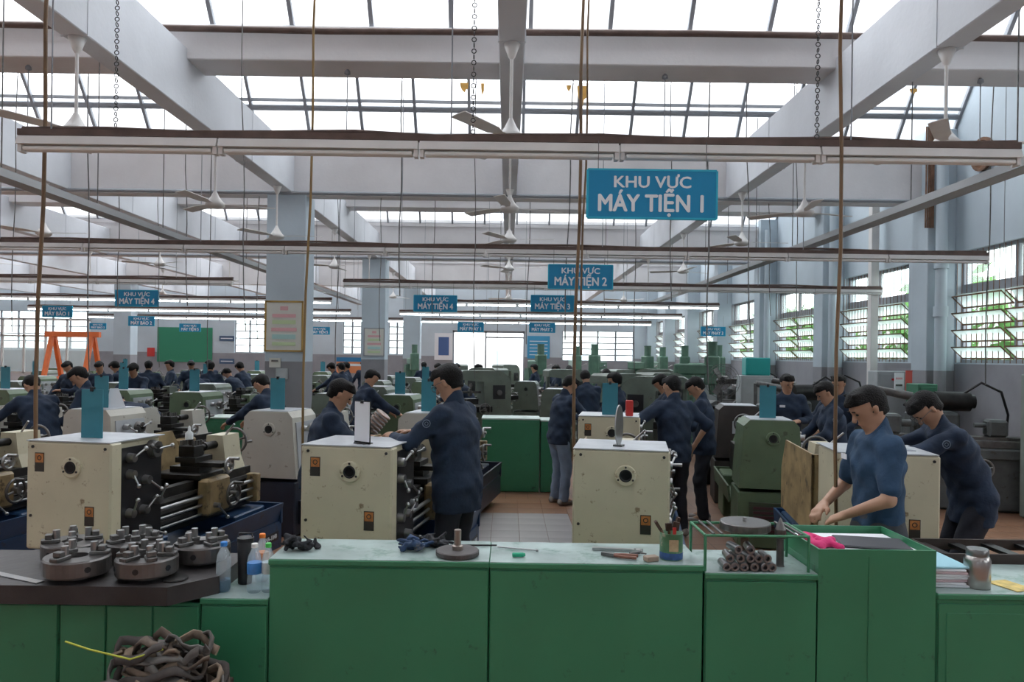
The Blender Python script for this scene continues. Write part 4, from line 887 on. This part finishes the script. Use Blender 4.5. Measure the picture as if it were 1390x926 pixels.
# the dark wooden slab and its chucks
MB().prism([(-2.95, 3.28), (-1.50, 3.28), (-1.34, 3.46), (-1.34, 3.86), (-2.95, 3.86)], 'z', .747, .83).obj('workbench_slab', mat('black_oily_wood', (.035, .03, .03), .5, var=.5, vscale=6, bump=.2, bscale=12), label='thick black oily wooden slab lying on the green cabinets', cat='bench top')
def chuck_flat(label, x, y, R, n, a0):
    t = thing('lathe_chuck', label, 'chuck', (x, y, .83), a0, None)
    MB().lathe((0, 0, 0), (0, 0, 1), [(R*.5, .0), (R*.5, .02), (R*.97, .022), (R, .03), (R, .092), (R*.96, .10), (R*.34, .10), (R*.32, .06)], 32).obj('chuck_body', mat('chuck_steel', (.17, .16, .155), .34, .8, var=.3, vscale=8), t)
    for i in range(n):
        a = 2*PI*i/n
        j = MB().box(R*.38, R*.97, -.022, .022, .10, .118, .003).box(R*.62, R*.85, -.02, .02, .118, .142, .003).obj('jaw', M_IRON, t); j.rotation_euler = (0, 0, a)
        b = MB().cyl((R*.5, 0, .118), (R*.5, 0, .16), .016, n=10).obj('jaw_bolt', M_STEEL, j)
        k = MB().cyl((R*.99, 0, .06), (R*1.01, 0, .06), .014, n=8).obj('key_socket', M_BLACK, t); k.rotation_euler = (0, 0, a+PI/n)
    return t
chuck_flat('heavy three-jaw steel chuck at the front edge of the slab, next to the steel rule', -1.985, 3.42, .142, 3, .3)
chuck_flat('steel chuck with a raised ring of studs at the front edge of the slab', -1.665, 3.43, .136, 6, .1)
chuck_flat('steel chuck behind the front three-jaw chuck on the slab', -2.16, 3.68, .138, 4, .5)
chuck_flat('steel chuck standing between two others along the back of the slab', -1.865, 3.71, .132, 5, .2)
chuck_flat('steel chuck on a rag at the bottle end of the slab', -1.515, 3.68, .136, 4, .9)
MB().box(-.25, .25, -.018, .018, 0, .004).obj('steel_rule', M_STEEL, loc=(-2.32, 3.42, .831), rotz=-.42, label='flat steel rule lying on the dark slab', cat='ruler')
MB().lathe((0, 0, 0), (0, 0, 1), [(.055, 0), (.058, .004), (.055, .008)], 20).obj('round_plate', M_DARK, loc=(-1.52, 3.40, .831), label='thin dark round plate lying at the cut corner of the slab', cat='plate')
# bottles
def bottle(label, x, y, z, h, r, capc, liquid, lab=None):
    t = thing('water_bottle', label, 'bottle', (x, y, z))
    m = MATS.get('clear_plastic') or glass_mat('clear_plastic', (.86, .92, .97), .25)
    MB().lathe((0, 0, 0), (0, 0, 1), [(r*.8, 0), (r, .008), (r, h*.28), (r*.93, h*.32), (r, h*.36), (r, h*.62), (r*.85, h*.74), (r*.42, h*.86), (r*.42, h*.90)], 20, True).obj('bottle_body', m, t)
    MB().lathe((0, 0, h*.895), (0, 0, 1), [(r*.47, 0), (r*.47, h*.075), (r*.40, h*.085)], 16).obj('cap', mat('cap_'+capc[0], capc[1], .4), t)
    if lab: MB().lathe((0, 0, h*.38), (0, 0, 1), [(r*1.01, 0), (r*1.015, .002), (r*1.015, h*.22), (r*1.01, h*.222)], 20, True).obj('wrapper', mat('wrapper_'+lab[0], lab[1], .4, var=.3, vscale=25), t)
    if liquid: MB().lathe((0, 0, .004), (0, 0, 1), [(r*.75, 0), (r*.94, .008), (r*.94, h*liquid)], 16, True).obj('water', mat('water_blue', (.35, .65, .9), .05, trans=.8), t)
bottle('clear water bottle with blue cap', -1.335, 3.50, .748, .238, .033, ('blue', (.03, .22, .62)), .22)
bottle('water bottle with orange cap standing behind the labelled bottle', -1.205, 3.66, .748, .24, .032, ('orange', (.85, .22, .03)), 0, ('orange', (.75, .25, .08)))
bottle('clear bottle with orange and blue wrapper and clear cap', -1.185, 3.49, .748, .235, .033, ('clear', (.75, .72, .70)), 0, ('blue', (.06, .25, .62)))
bottle('clear bottle with bright green cap and white wrapper', -1.123, 3.50, .748, .235, .030, ('green', (.08, .55, .10)), 0, ('white', (.62, .68, .66)))
t = thing('tumbler', 'tall black tumbler with a carrying loop between the bottles', 'tumbler', (-1.275, 3.62, .748))
MB().lathe((0, 0, 0), (0, 0, 1), [(.030, 0), (.033, .004), (.038, .205), (.036, .207)], 24, True).obj('cup', M_BLACK, t); MB().lathe((0, 0, .207), (0, 0, 1), [(.040, 0), (.040, .018), (.030, .022)], 24).tube([(-.036, 0, .222), (-.03, 0, .245), (.03, 0, .245), (.036, 0, .222)], .004).obj('lid', M_BLACK, t)
# rags, flange, tools
def rag(label, x, y, z, sx, sy, sz, seed, m):
    rnd = random.Random(seed); pr = []
    for _ in range(30):
        a = np.array([rnd.uniform(-sx, sx), rnd.uniform(-sy, sy), rnd.uniform(.01, sz)*(.5)]); b = a+np.array([rnd.uniform(-.05, .05), rnd.uniform(-.03, .03), rnd.uniform(-.01, .03)])
        pr.append((a, b, rnd.uniform(.008, .016), rnd.uniform(.005, .012), None, 1.))
    o = blob('rag', pr, .006, m, None, [(np.array([0, 0, 0.]), np.array([0, 0, -1.]))], .004, k=.012); o.location = (x, y, z); o['label'] = label; o['category'] = 'rag'; return o
rag('crumpled black rag at the end of the worn cabinet top', -.98, 3.55, .934, .07, .05, .09, 1, mat('black_rag', (.02, .021, .025), .9, bump=.3))
rag('crumpled blue and grey rag near the flanged disc', -.44, 3.58, .934, .055, .05, .09, 2, mat('blue_rag', (.03, .06, .13), .9, var=.5, vscale=14, spots=.6, sscale=12, col2=(.2, .18, .16)))
rag('dark rag lying between the blue rag and the flanged disc', -.35, 3.66, .934, .05, .035, .06, 3, mat('black_rag', (.02, .021, .025)))
t = thing('flanged_shaft', 'flat iron disc with a short upright shaft on the worn cabinet top', 'machine part', (-.225, 3.50, .934))
MB().lathe((0, 0, 0), (0, 0, 1), [(.098, 0), (.103, .004), (.103, .022), (.098, .026)], 32).obj('disc', mat('rough_cast_iron', (.10, .09, .088), .6, .5, var=.3), t)
MB().lathe((0, 0, .026), (0, 0, 1), [(.026, 0), (.026, .018), (.017, .022), (.017, .092), (.015, .095)], 18).obj('shaft', mat('turned_steel', (.32, .27, .24), .35, .9), t)
MB().cyl((-.1, 0, 0), (.08, 0, 0), .005, n=6).obj('round_file', M_DARK, loc=(-.12, 3.66, .94), rotz=.05, label='dark round file behind the flanged disc', cat='file')
MB().cyl((-.10, 0, 0), (.10, 0, 0), .004, n=6).sphere((.10, 0, 0), .008, 6, 4).obj('scriber', M_STEEL, loc=(.06, 3.62, .937), rotz=-.28, label='thin steel scriber rod on the cabinet top near the green marker', cat='tool')
MB().lathe((0, 0, 0), (1, 0, 0), [(.008, 0), (.011, .004), (.011, .05), (.007, .062)], 10).obj('marker', mat('green_plastic', (.01, .33, .18), .4), loc=(.035, 3.48, .943), rotz=.1, label='short green marker lying on the cabinet top', cat='marker')
t = thing('adjustable_wrench', 'long bright adjustable wrench behind the pliers', 'wrench', (.55, 3.62, .933), -.12)
MB().prism([(-.12, -.012), (.07, -.010), (.10, -.026), (.125, -.022), (.112, -.004), (.128, .012), (.10, .024), (.07, .010), (-.12, .012)], 'z', 0, .012).obj('handle', M_STEEL, t); MB().cyl((.088, -.012, .006), (.088, .008, .006), .008, n=8).obj('knurl', M_IRON, t)
t = thing('pliers', 'pliers with worn brown handles lying open on the cabinet top', 'pliers', (.51, 3.51, .934), -.35)
MB().tube([(0, 0, .008), (.05, -.018, .008), (.12, -.012, .008)], .008, 8).obj('handle', mat('brown_grip', (.20, .08, .05), .5), t); MB().tube([(0, 0, .008), (.05, .022, .008), (.12, .03, .008)], .008, 8).obj('handle', mat('brown_grip', (.2, .08, .05)), t)
MB().prism([(.01, -.014), (.01, .014), (-.05, .006), (-.052, -.004)], 'z', .0, .016).obj('jaw', M_IRON, t)
MB().cyl((0, 0, 0), (.05, .02, 0), .007, n=8).cyl((.05, .02, 0), (.08, .0, 0), .004, n=6).obj('chuck_key', M_IRON, loc=(.60, 3.54, .941), label='small dark chuck key beside the pliers', cat='tool')
MB().box(-.032, .032, -.02, .02, 0, .024, .003).obj('wooden_block', mat('pale_wood', (.32, .24, .18), .7), loc=(.685, 3.45, .932), rotz=.35, label='small worn wooden block beside the brush can', cat='block')
t = thing('brush_can', 'old paint-splashed tin can holding brushes', 'can', (.79, 3.50, .932))
MB().lathe((0, 0, 0), (0, 0, 1), [(.052, 0), (.054, .003), (.054, .122), (.056, .125), (.052, .125), (.051, .006)], 28, True).obj('tin', mat('painted_tin', (.10, .26, .13), .45, var=.3, vscale=12, spots=.8, sscale=16, col2=(.45, .40, .30)), t)
MB().lathe((0, 0, .004), (0, 0, 1), [(.0545, 0), (.0548, .001), (.0548, .03), (.0545, .031)], 28, True).obj('paint_band', mat('blue_band', (.03, .09, .25), .5, var=.4, vscale=30), t)
MB().add([(-.022, -.0552, .045), (.022, -.0552, .045), (.022, -.0552, .10), (-.022, -.0552, .10)], [(0, 1, 2, 3)]).obj('label_patch', mat('torn_label', (.50, .38, .22), .7, var=.3, vscale=30), t)
for i, (dx, dy, L_) in enumerate(((-.07, .0, .10), (-.012, .01, .09), (.02, -.01, .10), (.035, .02, .115))):
    b = MB().cyl((dx*.3, dy, .07), (dx*.3+dx*.45, dy, .07+L_*.7), .006, .008, 8).obj('brush_handle', mat('brush_wood', (.16, .08, .04), .6), t)
    MB().bar((dx*.75, dy, .07+L_*.66), (dx*1.1, dy, .07+L_*1.05), .03, .014).obj('bristle', mat('dark_bristle', (.06, .035, .025), .9), b)
MB().box(-.008, .008, -.004, .004, .11, .15).obj('red_handle', M_RED, t, loc=(.01, -.02, 0))
# rack of drill sleeves on the fourth cabinet
t = thing('sleeve_rack', 'green welded rack standing around the drill sleeves', 'rack', (1.17, 3.42, .897))
g = MB()
for x in (-.24, .24):
    for y in (0, .27): g.cyl((x, y, 0), (x, y, .165), .007, n=6)
for z in (.165,): g.cyl((-.24, 0, z), (.24, 0, z), .007, n=6).cyl((-.24, .27, z), (.24, .27, z), .007, n=6).cyl((-.24, 0, z), (-.24, .27, z), .007, n=6).cyl((.24, 0, z), (.24, .27, z), .007, n=6)
g.obj('frame', mat('rack_green', (.05, .22, .11), .5), t)
for x in (-.20, -.16, .18, .21): MB().cyl((x, 0, .172), (x, .27, .172), .006, n=6).obj('rod', M_IRON, t)
t = thing('face_plate', 'round iron face plate on a post above the drill sleeves', 'machine part', (1.165, 3.58, .897))
MB().cyl((0, 0, 0), (0, 0, .16), .02, n=14).obj('post', mat('rusty_post', (.15, .09, .06), .6, .5), t)
MB().lathe((0, 0, .16), (0, 0, 1), [(.115, 0), (.12, .004), (.12, .034), (.116, .038)], 32).obj('plate', mat('chuck_steel', (.17, .16, .155)), t); MB().cyl((0, 0, .198), (0, 0, .218), .011, n=8).obj('nut', M_STEEL, t)
MB().lathe((0, 0, 0), (0, 0, 1), [(.022, 0), (.018, .006), (.016, .13), (.026, .135), (.026, .175), (.001, .235)], 16).obj('lathe_centre', M_IRON, loc=(1.315, 3.52, .897), label='pointed steel lathe centre standing upright beside the face plate', cat='machine part')
sl = MB().lathe((0, -.05, 0), (0, 1, 0), [(.010, .03), (.011, 0), (.019, 0), (.021, .004), (.018, .10), (.010, .10), (.010, .09)], 14).mesh('drill_sleeve'); sl.materials.append(mat('dark_sleeve_steel', (.24, .24, .25), .3, .85))
for i in range(13):
    if i < 6: x, z, y = 1.03+.043*i, .022, 3.46
    elif i < 11: x, z, y = 1.05+.043*(i-6), .060, 3.47
    else: x, z, y = 1.08+.07*(i-11), .099, 3.475
    o = link('drill_sleeve', sl, None, None, (x, y, .897+z), 'small tapered steel drill sleeve piled inside the green rack', 'drill sleeve', 'drill sleeves in the rack'); o.rotation_euler = (0, 0, random.uniform(-.15, .15))
# tall cabinet contents, steel flask, papers
o = blob('cloth', [cap((-.05, -.12, .012), (.05, -.02, .016), .02, .024), cap((.05, -.02, .016), (-.03, .08, .02), .024, .02), cap((-.05, -.10, .012), (-.04, .09, .014), .026, .022), cap((.0, 0, .02), (.06, -.12, .012), .02, .016)], .006, mat('magenta_cloth', (.62, .03, .16), .85, bump=.3), None, [(V(0, 0, 0), V(0, 0, -1))], .006); o.location = (1.54, 3.62, .982); o['label'] = 'bright magenta cloth lying in the open-topped cabinet'; o['category'] = 'cloth'
MB().box(-.255, .255, -.2, .2, 0, .05, .004).obj('paper_sheets', M_PAPER, loc=(1.72, 3.65, .931), label='loose white sheets filling the open-topped cabinet', cat='papers')
MB().box(-.16, .16, -.11, .11, 0, .012, .005).obj('folder', mat('charcoal_folder', (.05, .052, .06), .5), loc=(1.80, 3.62, .983), rotz=-.2, label='charcoal folder lying across the open-topped cabinet', cat='folder')
t = thing('steel_flask', 'brushed steel flask with grey lid on the low cabinet', 'flask', (2.245, 3.50, .816))
MB().lathe((0, 0, 0), (0, 0, 1), [(.050, 0), (.056, .005), (.057, .13), (.050, .148), (.045, .152)], 28, True).obj('flask_body', mat('brushed_flask', (.42, .39, .37), .28, .95), t); MB().lathe((0, 0, .152), (0, 0, 1), [(.047, 0), (.048, .004), (.048, .028), (.045, .032)], 28, True).obj('lid', mat('flask_lid', (.22, .22, .22), .35, .8), t)
for i in range(8):
    MB().box(-.10, .10, -.14, .14, 0, .011, .003).obj('notebook', (M_PAPER, mat('pale_blue_cover', (.35, .62, .72), .6), mat('pink_cover', (.62, .45, .48), .6))[(0, 0, 2, 0, 0, 2, 0, 1)[i]], loc=(2.10+random.uniform(-.012, .012), 3.62, .817+i*.0125), rotz=random.uniform(-.12, .12), label='thin notebook with a pale blue cover, topmost of the notebook stack' if i == 7 else 'thin paper notebook in the stack beside the steel flask', cat='notebook', group=None if i == 7 else 'notebooks in the stack')
MB().box(-.06, .06, -.08, .08, 0, .003).obj('leaflet', mat('yellow_leaflet', (.70, .52, .16), .6, var=.4, vscale=20), loc=(2.42, 3.52, .817), rotz=.3, label='yellow printed leaflet lying beside the steel flask', cat='leaflet')
t = thing('metal_tray', 'dark rusty slotted metal tray on legs behind the notebooks', 'tray', (2.70, 4.10, 0)); g = MB().box(-.36, .50, -.17, -.155, .80, .86).box(-.36, .50, .155, .17, .80, .86).box(-.36, -.345, -.17, .17, .80, .86).box(.485, .50, -.17, .17, .80, .86)
for x in (-.34, .48):
    for y in (-.15, .15): g.box(x-.012, x+.012, y-.012, y+.012, 0, .8)
g.obj('frame', mat('rusty_tray', (.06, .045, .04), .6, .4), t)
for i in range(5): MB().box(-.33+.19*i, -.27+.19*i, -.155, .155, .82, .84).obj('slat', M_DARK, t)
# heap of webbing straps in front of the cabinets
MB().box(-.20, .20, -.13, .13, 0, .43, .01).box(-.22, .22, -.15, .15, .42, .46, .005).obj('wooden_crate', mat('dark_crate_wood', (.06, .045, .035), .8, var=.3), loc=(-1.40, 3.08, 0), label='dark wooden crate under the heap of straps', cat='crate')
t = thing('strap_heap', 'tangled heap of dirty webbing straps in front of the green cabinets', 'straps', (-1.40, 3.08, .455)); t['kind'] = 'stuff'
rnd = random.Random(5)
for i in range(26):
    c = Vector((rnd.uniform(-.10, .10), rnd.uniform(-.05, .05), .02+.007*i)); R = rnd.uniform(.09, .20)*(1-.018*i); pts = []
    a0, a1 = rnd.uniform(0, 6), rnd.uniform(2.5, 5.5)
    for k in range(15):
        a = a0+a1*k/14; pts.append(c+Vector((math.cos(a)*R*1.15, math.sin(a)*R*.6, .03*math.sin(2*a+i)+.012*math.sin(5*a))))
    mb = MB(); R_ = []
    for k, p in enumerate(pts):
        d = (pts[min(k+1, 14)]-pts[max(k-1, 0)]).normalized(); sdv = d.cross(Vector((0, 0, 1))).normalized(); tw = sdv*math.cos(i+k*.2)+Vector((0, 0, 1))*math.sin(i+k*.2); nn = d.cross(tw)
        R_.append([tuple(p+tw*.019*a+nn*.005*b) for a, b in ((-1, -1), (1, -1), (1, 1), (-1, 1))])
    mb.rings(R_, True, True).obj('strap', mat(('strap_brown', 'strap_grey', 'strap_dark', 'strap_tan')[i % 4], ((.12, .09, .07), (.13, .12, .11), (.06, .05, .045), (.24, .18, .13))[i % 4], .9, var=.3, vscale=20), t)
MB().tube([(.0, -.05, .2), (-.12, -.08, .17), (-.30, -.06, .20), (-.42, -.02, .215)], .004).obj('cord', mat('yellow_cord', (.45, .48, .05), .6), t)
def roof_z(Y):
    v = min(q for q in VAL if q >= Y-.35); d = max(v-Y, 0)
    if d < RY: return ZG+RZ*d/RY+.05
    return ZG+RZ*max(0, 1-(d-RY)/(3.7-RY))+.06
# ================================================================ CEILING: LAMPS, FANS, SIGNS, DROPS
tubeoff = MB().cyl((-.59, 0, 0), (.59, 0, 0), .015, n=8).mesh('tube'); tubeoff.materials.append(M_TUBE_OFF)
tubeon = tubeoff.copy(); tubeon.materials[0] = M_TUBE_ON
hous = MB().prism([(-.05, .0), (.05, .0), (.03, .055), (-.03, .055)], 'x', -.625, .625).box(-.625, -.60, -.03, .03, -.045, 0).box(.60, .625, -.03, .03, -.045, 0).mesh('housing'); hous.materials.append(M_FIX)
ZL = 3.17
def light_row(Y, x0, x1, lit, label_rail, label_lamp, hang_every=1.26):
    r = thing('lamp_rail', label_rail, 'lamp rail', (0, Y, ZL)); n = max(1, int(round((x1-x0)/1.262)))
    MB().box(x0, x0+n*1.262, -.025, .025, .06, .10).tube([(x0+i*n*1.262/12, .03+.01*(i % 2), .115+.012*math.sin(i*2.1)) for i in range(13)], .014, 5).obj('channel', M_STEELB, r)
    for i in range(0, n+1, 2):
        x = x0+i*1.262; zt = roof_z(Y)-ZL
        MB().cyl((x+.2, 0, .1), (x+.2, 0, zt), .005, n=5).obj('hanger_rod', M_MULL, r)
    for i in range(n):
        o = thing('tube_lamp', label_lamp, 'lamp', (x0+(i+.5)*1.262, Y, ZL), 0, 'tube lamps: '+label_lamp)
        link('housing', hous, None, o); 
        for y in (-.02, .02): link('tube', tubeon if lit else tubeoff, None, o, (0, y, -.022))
row = lambda a, b: ('brown hanging rail with %s' % a, '%s' % b)
light_row(4.65, -3.10, 3.3, False, 'brown rail with unlit lamps and chains above the largest blue sign', 'unlit white tube lamp on the rail of the big MAY TIEN 1 sign')
light_row(9.26, -6.6, 6.5, False, 'long brown rail with unlit lamps passing in front of the poster column', 'unlit white tube lamp on the rail of the MAY TIEN 2 sign')
light_row(13.8, -3.1, 7.0, False, 'brown hanging rail over the MAY TIEN 3 and MAY TIEN 4 signs', 'unlit white tube lamp above the MAY TIEN 3 sign')
light_row(13.8, -14.0, -5.2, False, 'brown hanging rail over the far MAY TIEN 4 sign beyond the column', 'unlit white tube lamp beyond the column near a MAY TIEN 4 sign')
light_row(18.4, -14.5, -3.9, True, 'brown hanging rail with lit lamps over the planing machines', 'lit tube lamp on the rail over the planing machines')
light_row(18.4, -2.3, 5.2, True, 'brown hanging rail with lit lamps in front of the doorway', 'lit tube lamp on the rail in front of the doorway')
light_row(23.0, -15, -4.4, True, 'brown hanging rail with lit lamps before the green shutter', 'lit tube lamp on the rail before the green shutter')
light_row(23.0, -3.4, 5.4, True, 'brown hanging rail with lit lamps by the milling signs', 'lit tube lamp on the rail by the milling signs')
light_row(28.0, -16, 6, True, 'brown hanging rail with lit lamps nearest the far wall', 'lit tube lamp on the rail nearest the far wall')
# ceiling fans
fan = thing('ceiling_fan', 'x', 'fan', group='ceiling fans')
MB().lathe((0, 0, 0), (0, 0, -1), [(.02, 0), (.07, .004), (.03, .11), (.016, .13)], 18, True).obj('canopy', M_FIX, fan)
MB().cyl((0, 0, -.12), (0, 0, -.70), .014, n=10).obj('rod', M_FIX, fan)
mo = MB().lathe((0, 0, -.62), (0, 0, -1), [(.016, 0), (.05, .07), (.085, .12), (.115, .15), (.115, .18), (.08, .205), (.03, .21)], 22, True).obj('motor', M_FIX, fan)
bl = MB().prism([(.10, -.03), (.16, -.03), (.25, -.062), (.69, -.070), (.70, -.05), (.70, .05), (.69, .066), (.25, .058), (.16, .03), (.10, .03)], 'z', -.004, .004).mesh('blade'); bl.materials.append(M_FIX)
for i in range(3):
    b = link('blade', bl, None, fan, (0, 0, -.775)); b.rotation_euler = (.16, 0, 2*PI*i/3)
first = True
for x in (3.6, 0, -3.6, -7.2, -10.8):
    for y in (6.1, 9.0, 11.4, 15.2, 19.0, 23.0):
        if x < -6 and y < 9: continue
        bl_ = {3.6: 'the beam nearest the barred windows', 0: 'the middle beam', -3.6: 'the beam over the poster column', -7.2: 'the beam beyond the poster column', -10.8: 'the far side beam'}[x]
        o = fan if first else dup(fan); first = False; o.location = (x, y, 4.47); o.rotation_euler = (0, 0, {6.1: -.08, 9.0: .35, 11.4: .0}.get(y, random.uniform(0, 2)))
        o['label'] = 'white three-blade ceiling fan hanging from '+bl_; o['group'] = 'fans under '+bl_
# hanging signs
def sign(px, py, Y, w_, l1, l2, label, hang=True, s1=None):
    p = P(px, py, Y); h = w_*.37
    t = thing('hanging_sign', label, 'sign', (p.x, Y, p.z))
    b = MB().box(-w_/2, w_/2, -.008, .008, -h/2, h/2).obj('board', M_SIGN, t)
    MB().box(-w_/2, w_/2, -.010, .010, h/2-.006*w_, h/2+.01*w_).box(-w_/2, w_/2, -.010, .010, -h/2-.01*w_, -h/2+.006*w_).box(-w_/2-.01*w_, -w_/2+.006*w_, -.01, .01, -h/2, h/2).box(w_/2-.006*w_, w_/2+.01*w_, -.01, .01, -h/2, h/2).obj('edging', mat('sign_edge', (.02, .42, .60), .5), t)
    for txt, size, z, bold, wt in ((l1, .125*w_, .24*h, .003*w_, .60), (l2, .185*w_, -.21*h, .006*w_, .82)):
        me, tw = text_mesh(txt, size, bold, .001); o = link('lettering', me, M_SIGNW, t, (0, -.0095, z)); o.rotation_euler = (PI/2, 0, 0)
        k = wt*w_/tw; o.scale = (k, 1.0 if .6 < k < 1.6 else k, 1)
    for x in (-w_*.42, w_*.42): MB().cyl((x, 0, h/2), (x, 0, max(h/2+.02, ZL+.06-p.z)), .003, n=4).obj('hanger_wire', M_IRON, t)
    return t
KV = 'KHU VỰC'
sign(885, 264, 4.58, .80, KV, 'MÁY TIỆN 1', 'largest blue hanging sign, MÁY TIỆN 1, above the front lathes')
sign(788, 376, 9.2, .80, KV, 'MÁY TIỆN 2', 'MÁY TIỆN 2 sign hanging from the second lamp rail behind the largest sign')
sign(750, 412, 13.72, .80, KV, 'MÁY TIỆN 3', 'MÁY TIỆN 3 sign hanging in front of the doorway rail')
sign(591, 412, 13.72, .80, KV, 'MÁY TIỆN 4', 'MÁY TIỆN 4 sign sharing a rail with MÁY TIỆN 3')
sign(186, 405, 13.72, .80, KV, 'MÁY TIỆN 4', 'MÁY TIỆN 4 sign hanging alone on the rail above the stooping students')
sign(78, 423, 18.3, .74, KV, 'MÁY BÀO 1', 'MÁY BÀO 1 sign hanging in front of the orange gantry')
sign(192, 436, 22.9, .80, KV, 'MÁY BÀO 2', 'MÁY BÀO 2 sign hanging between the gantry and the green shutter')
sign(133, 443, 27.9, .62, KV, 'MÁY BÀO 3', 'smallest blue sign, MÁY BÀO 3, hanging behind the orange gantry')
sign(258, 445, 27.9, .80, KV, 'MÁY TIỆN 5', 'blue hanging sign reading MÁY TIỆN 5 before the green shutter')
sign(434, 449, 27.9, .76, KV, 'MÁY TIỆN 5', 'blue hanging sign reading MÁY TIỆN 5 next to the poster column')
sign(639, 444, 22.9, .80, KV, 'MÁY PHAY 1', 'MÁY PHAY 1 sign hanging in front of the bright doorway')
sign(736, 445, 22.9, .80, KV, 'MÁY PHAY 2', 'MÁY PHAY 2 sign hanging in front of the cyan wall chart')
sign(968, 450, 22.9, .76, KV, 'MÁY PHAY 3', 'MÁY PHAY 3 sign hanging close to the wall of barred windows')
# power drops: brown conduits hanging from the roof to the machines, thin wires between
def drop(px, Y, ztop, zbot, r, label, lean=0., m=M_WOODBR, group=None):
    p = P(px, 484, Y); ztop = roof_z(Y); pts = [(p.x+lean*(i/8), Y, ztop+(zbot-ztop)*i/8+0) for i in range(9)]
    pts = [(x+.012*math.sin(i*1.7), y, z) for i, (x, y, z) in enumerate(pts)]
    return MB().tube(pts, r, 6).obj('power_drop', m, label=label, cat='conduit', group=group)
drop(63, 4.95, 5.4, 1.0, .013, 'brown power conduit dropping to the lathe with the teal board', -.07)
drop(427, 6.3, 5.4, .9, .012, 'brown power conduit dropping behind the lathe with the white sheet', -.10, mat('yellowed_conduit', (.30, .19, .07), .5))
drop(788, 7.0, 5.4, .9, .016, 'brown power conduit dropping to the lathe with the red box', -.06)
drop(796, 7.05, 5.4, 1.9, .010, 'thin brown power conduit joining the one at the lathe with the red box', -.06)
drop(1137, 4.45, 5.4, .75, .011, 'brown power conduit dropping in front of the man in the polo shirt', .0)
for i, (px, Y) in enumerate(((113, 9.2), (320, 7.6), (541, 9.0), (640, 9.2), (775, 9.42), (905, 9.2), (957, 8.4), (1006, 8.4), (247, 11.5), (285, 11.3), (350, 12), (455, 12.6), (462, 12.7), (515, 12), (590, 13.5), (680, 14), (720, 13), (1040, 12), (1345, 9.5), (20, 9.4), (160, 12.4), (210, 13), (402, 13.2), (820, 13), (860, 14), (1075, 11))):
    drop(px, Y, 5.2, 1.6+.5*(i % 3), .006 if i % 2 else .008, 'thin dark wire hanging from the roof down to the machines', random.uniform(-.1, .1), M_IRON, 'thin wires hanging from the roof')
# chains
for px, Y, zb in ((158, 4.75, 3.3), (643, 4.6, 3.28), (1110, 4.6, 3.28)):
    p = P(px, 100, Y); mb = MB()
    n = int((roof_z(Y)-zb)/.036)+1
    for i in range(n): mb.torus((p.x, Y, zb+i*.036), (1, 0, 0) if i % 2 else (0, 1, 0), .014, .0035, 8, 4)
    mb.obj('hanging_chain', M_DARK, label='dark link chain holding up the nearest lamp rail', cat='chain', group='chains of the nearest lamp rail')
# cable trays
def tray(x, y0, y1, label):
    t = thing('cable_tray', label, 'cable tray', (x, y0, 3.36)); L_ = y1-y0
    MB().box(-.08, .08, 0, L_, 0, .008).box(-.085, -.075, 0, L_, 0, .07).box(.075, .085, 0, L_, 0, .07).obj('channel', mat('galvanised', (.42, .43, .44), .5, .4), t)
    for i in range(int(L_/1.5)): MB().cyl((0, .4+1.5*i, .03), (0, .4+1.5*i, roof_z(y0+.4+1.5*i)-3.36), .006, n=5).obj('hanger_rod', M_IRON, t)
    for k in (-.03, .0, .04): MB().tube([(k, i*L_/14, .02+.006*math.sin(i*2+k*90)) for i in range(15)], .012, 5).obj('cable', M_DARK, t)
tray(3.92, 5.3, 20, 'grey galvanised cable tray running towards the far wall near the barred windows')
tray(-4.42, 6.0, 22, 'grey galvanised cable tray running beside the poster column')
# sprinkler-like bell fittings under the shallow girder
for px, py in ((22, 98), (466, 102), (908, 108), (1347, 114)):
    p = P(px, py, 7.95); MB().lathe((0, 0, 0), (0, 0, -1), [(.012, 0), (.03, .02), (.034, .05), (.012, .06)], 12, True).cyl((0, 0, -.06), (0, 0, -.9), .006, n=5).obj('bell_fitting', M_MULL, loc=(p.x, 8.15, 5.03), label='small dark bell-shaped fitting with a rod under the shallow roof girder', cat='fitting', group='bell fittings under the girder')

# torn strips of film stuck to the skylight mullions
for px, py, w_, h in ((630, 119, .13, .15), (655, 122, .05, .2), (772, 120, .07, .1), (790, 130, .15, .3), (1240, 124, .12, .08)):
    p = P(px, py, 11.2); MB().prism([(-w_/2, h/2), (w_/2, h/2), (w_*.45, -h*.1), (w_*.2, -h*.2), (w_*.1, -h/2), (-w_*.2, -h*.3), (-w_*.4, 0)], 'y', 0, .006).obj('torn_film', mat('orange_film', (.75, .42, .10), .6, var=.2), loc=(p.x, 11.2, p.z), label='torn strip of orange film hanging in the skylight', cat='film', group='torn film strips in the skylight')
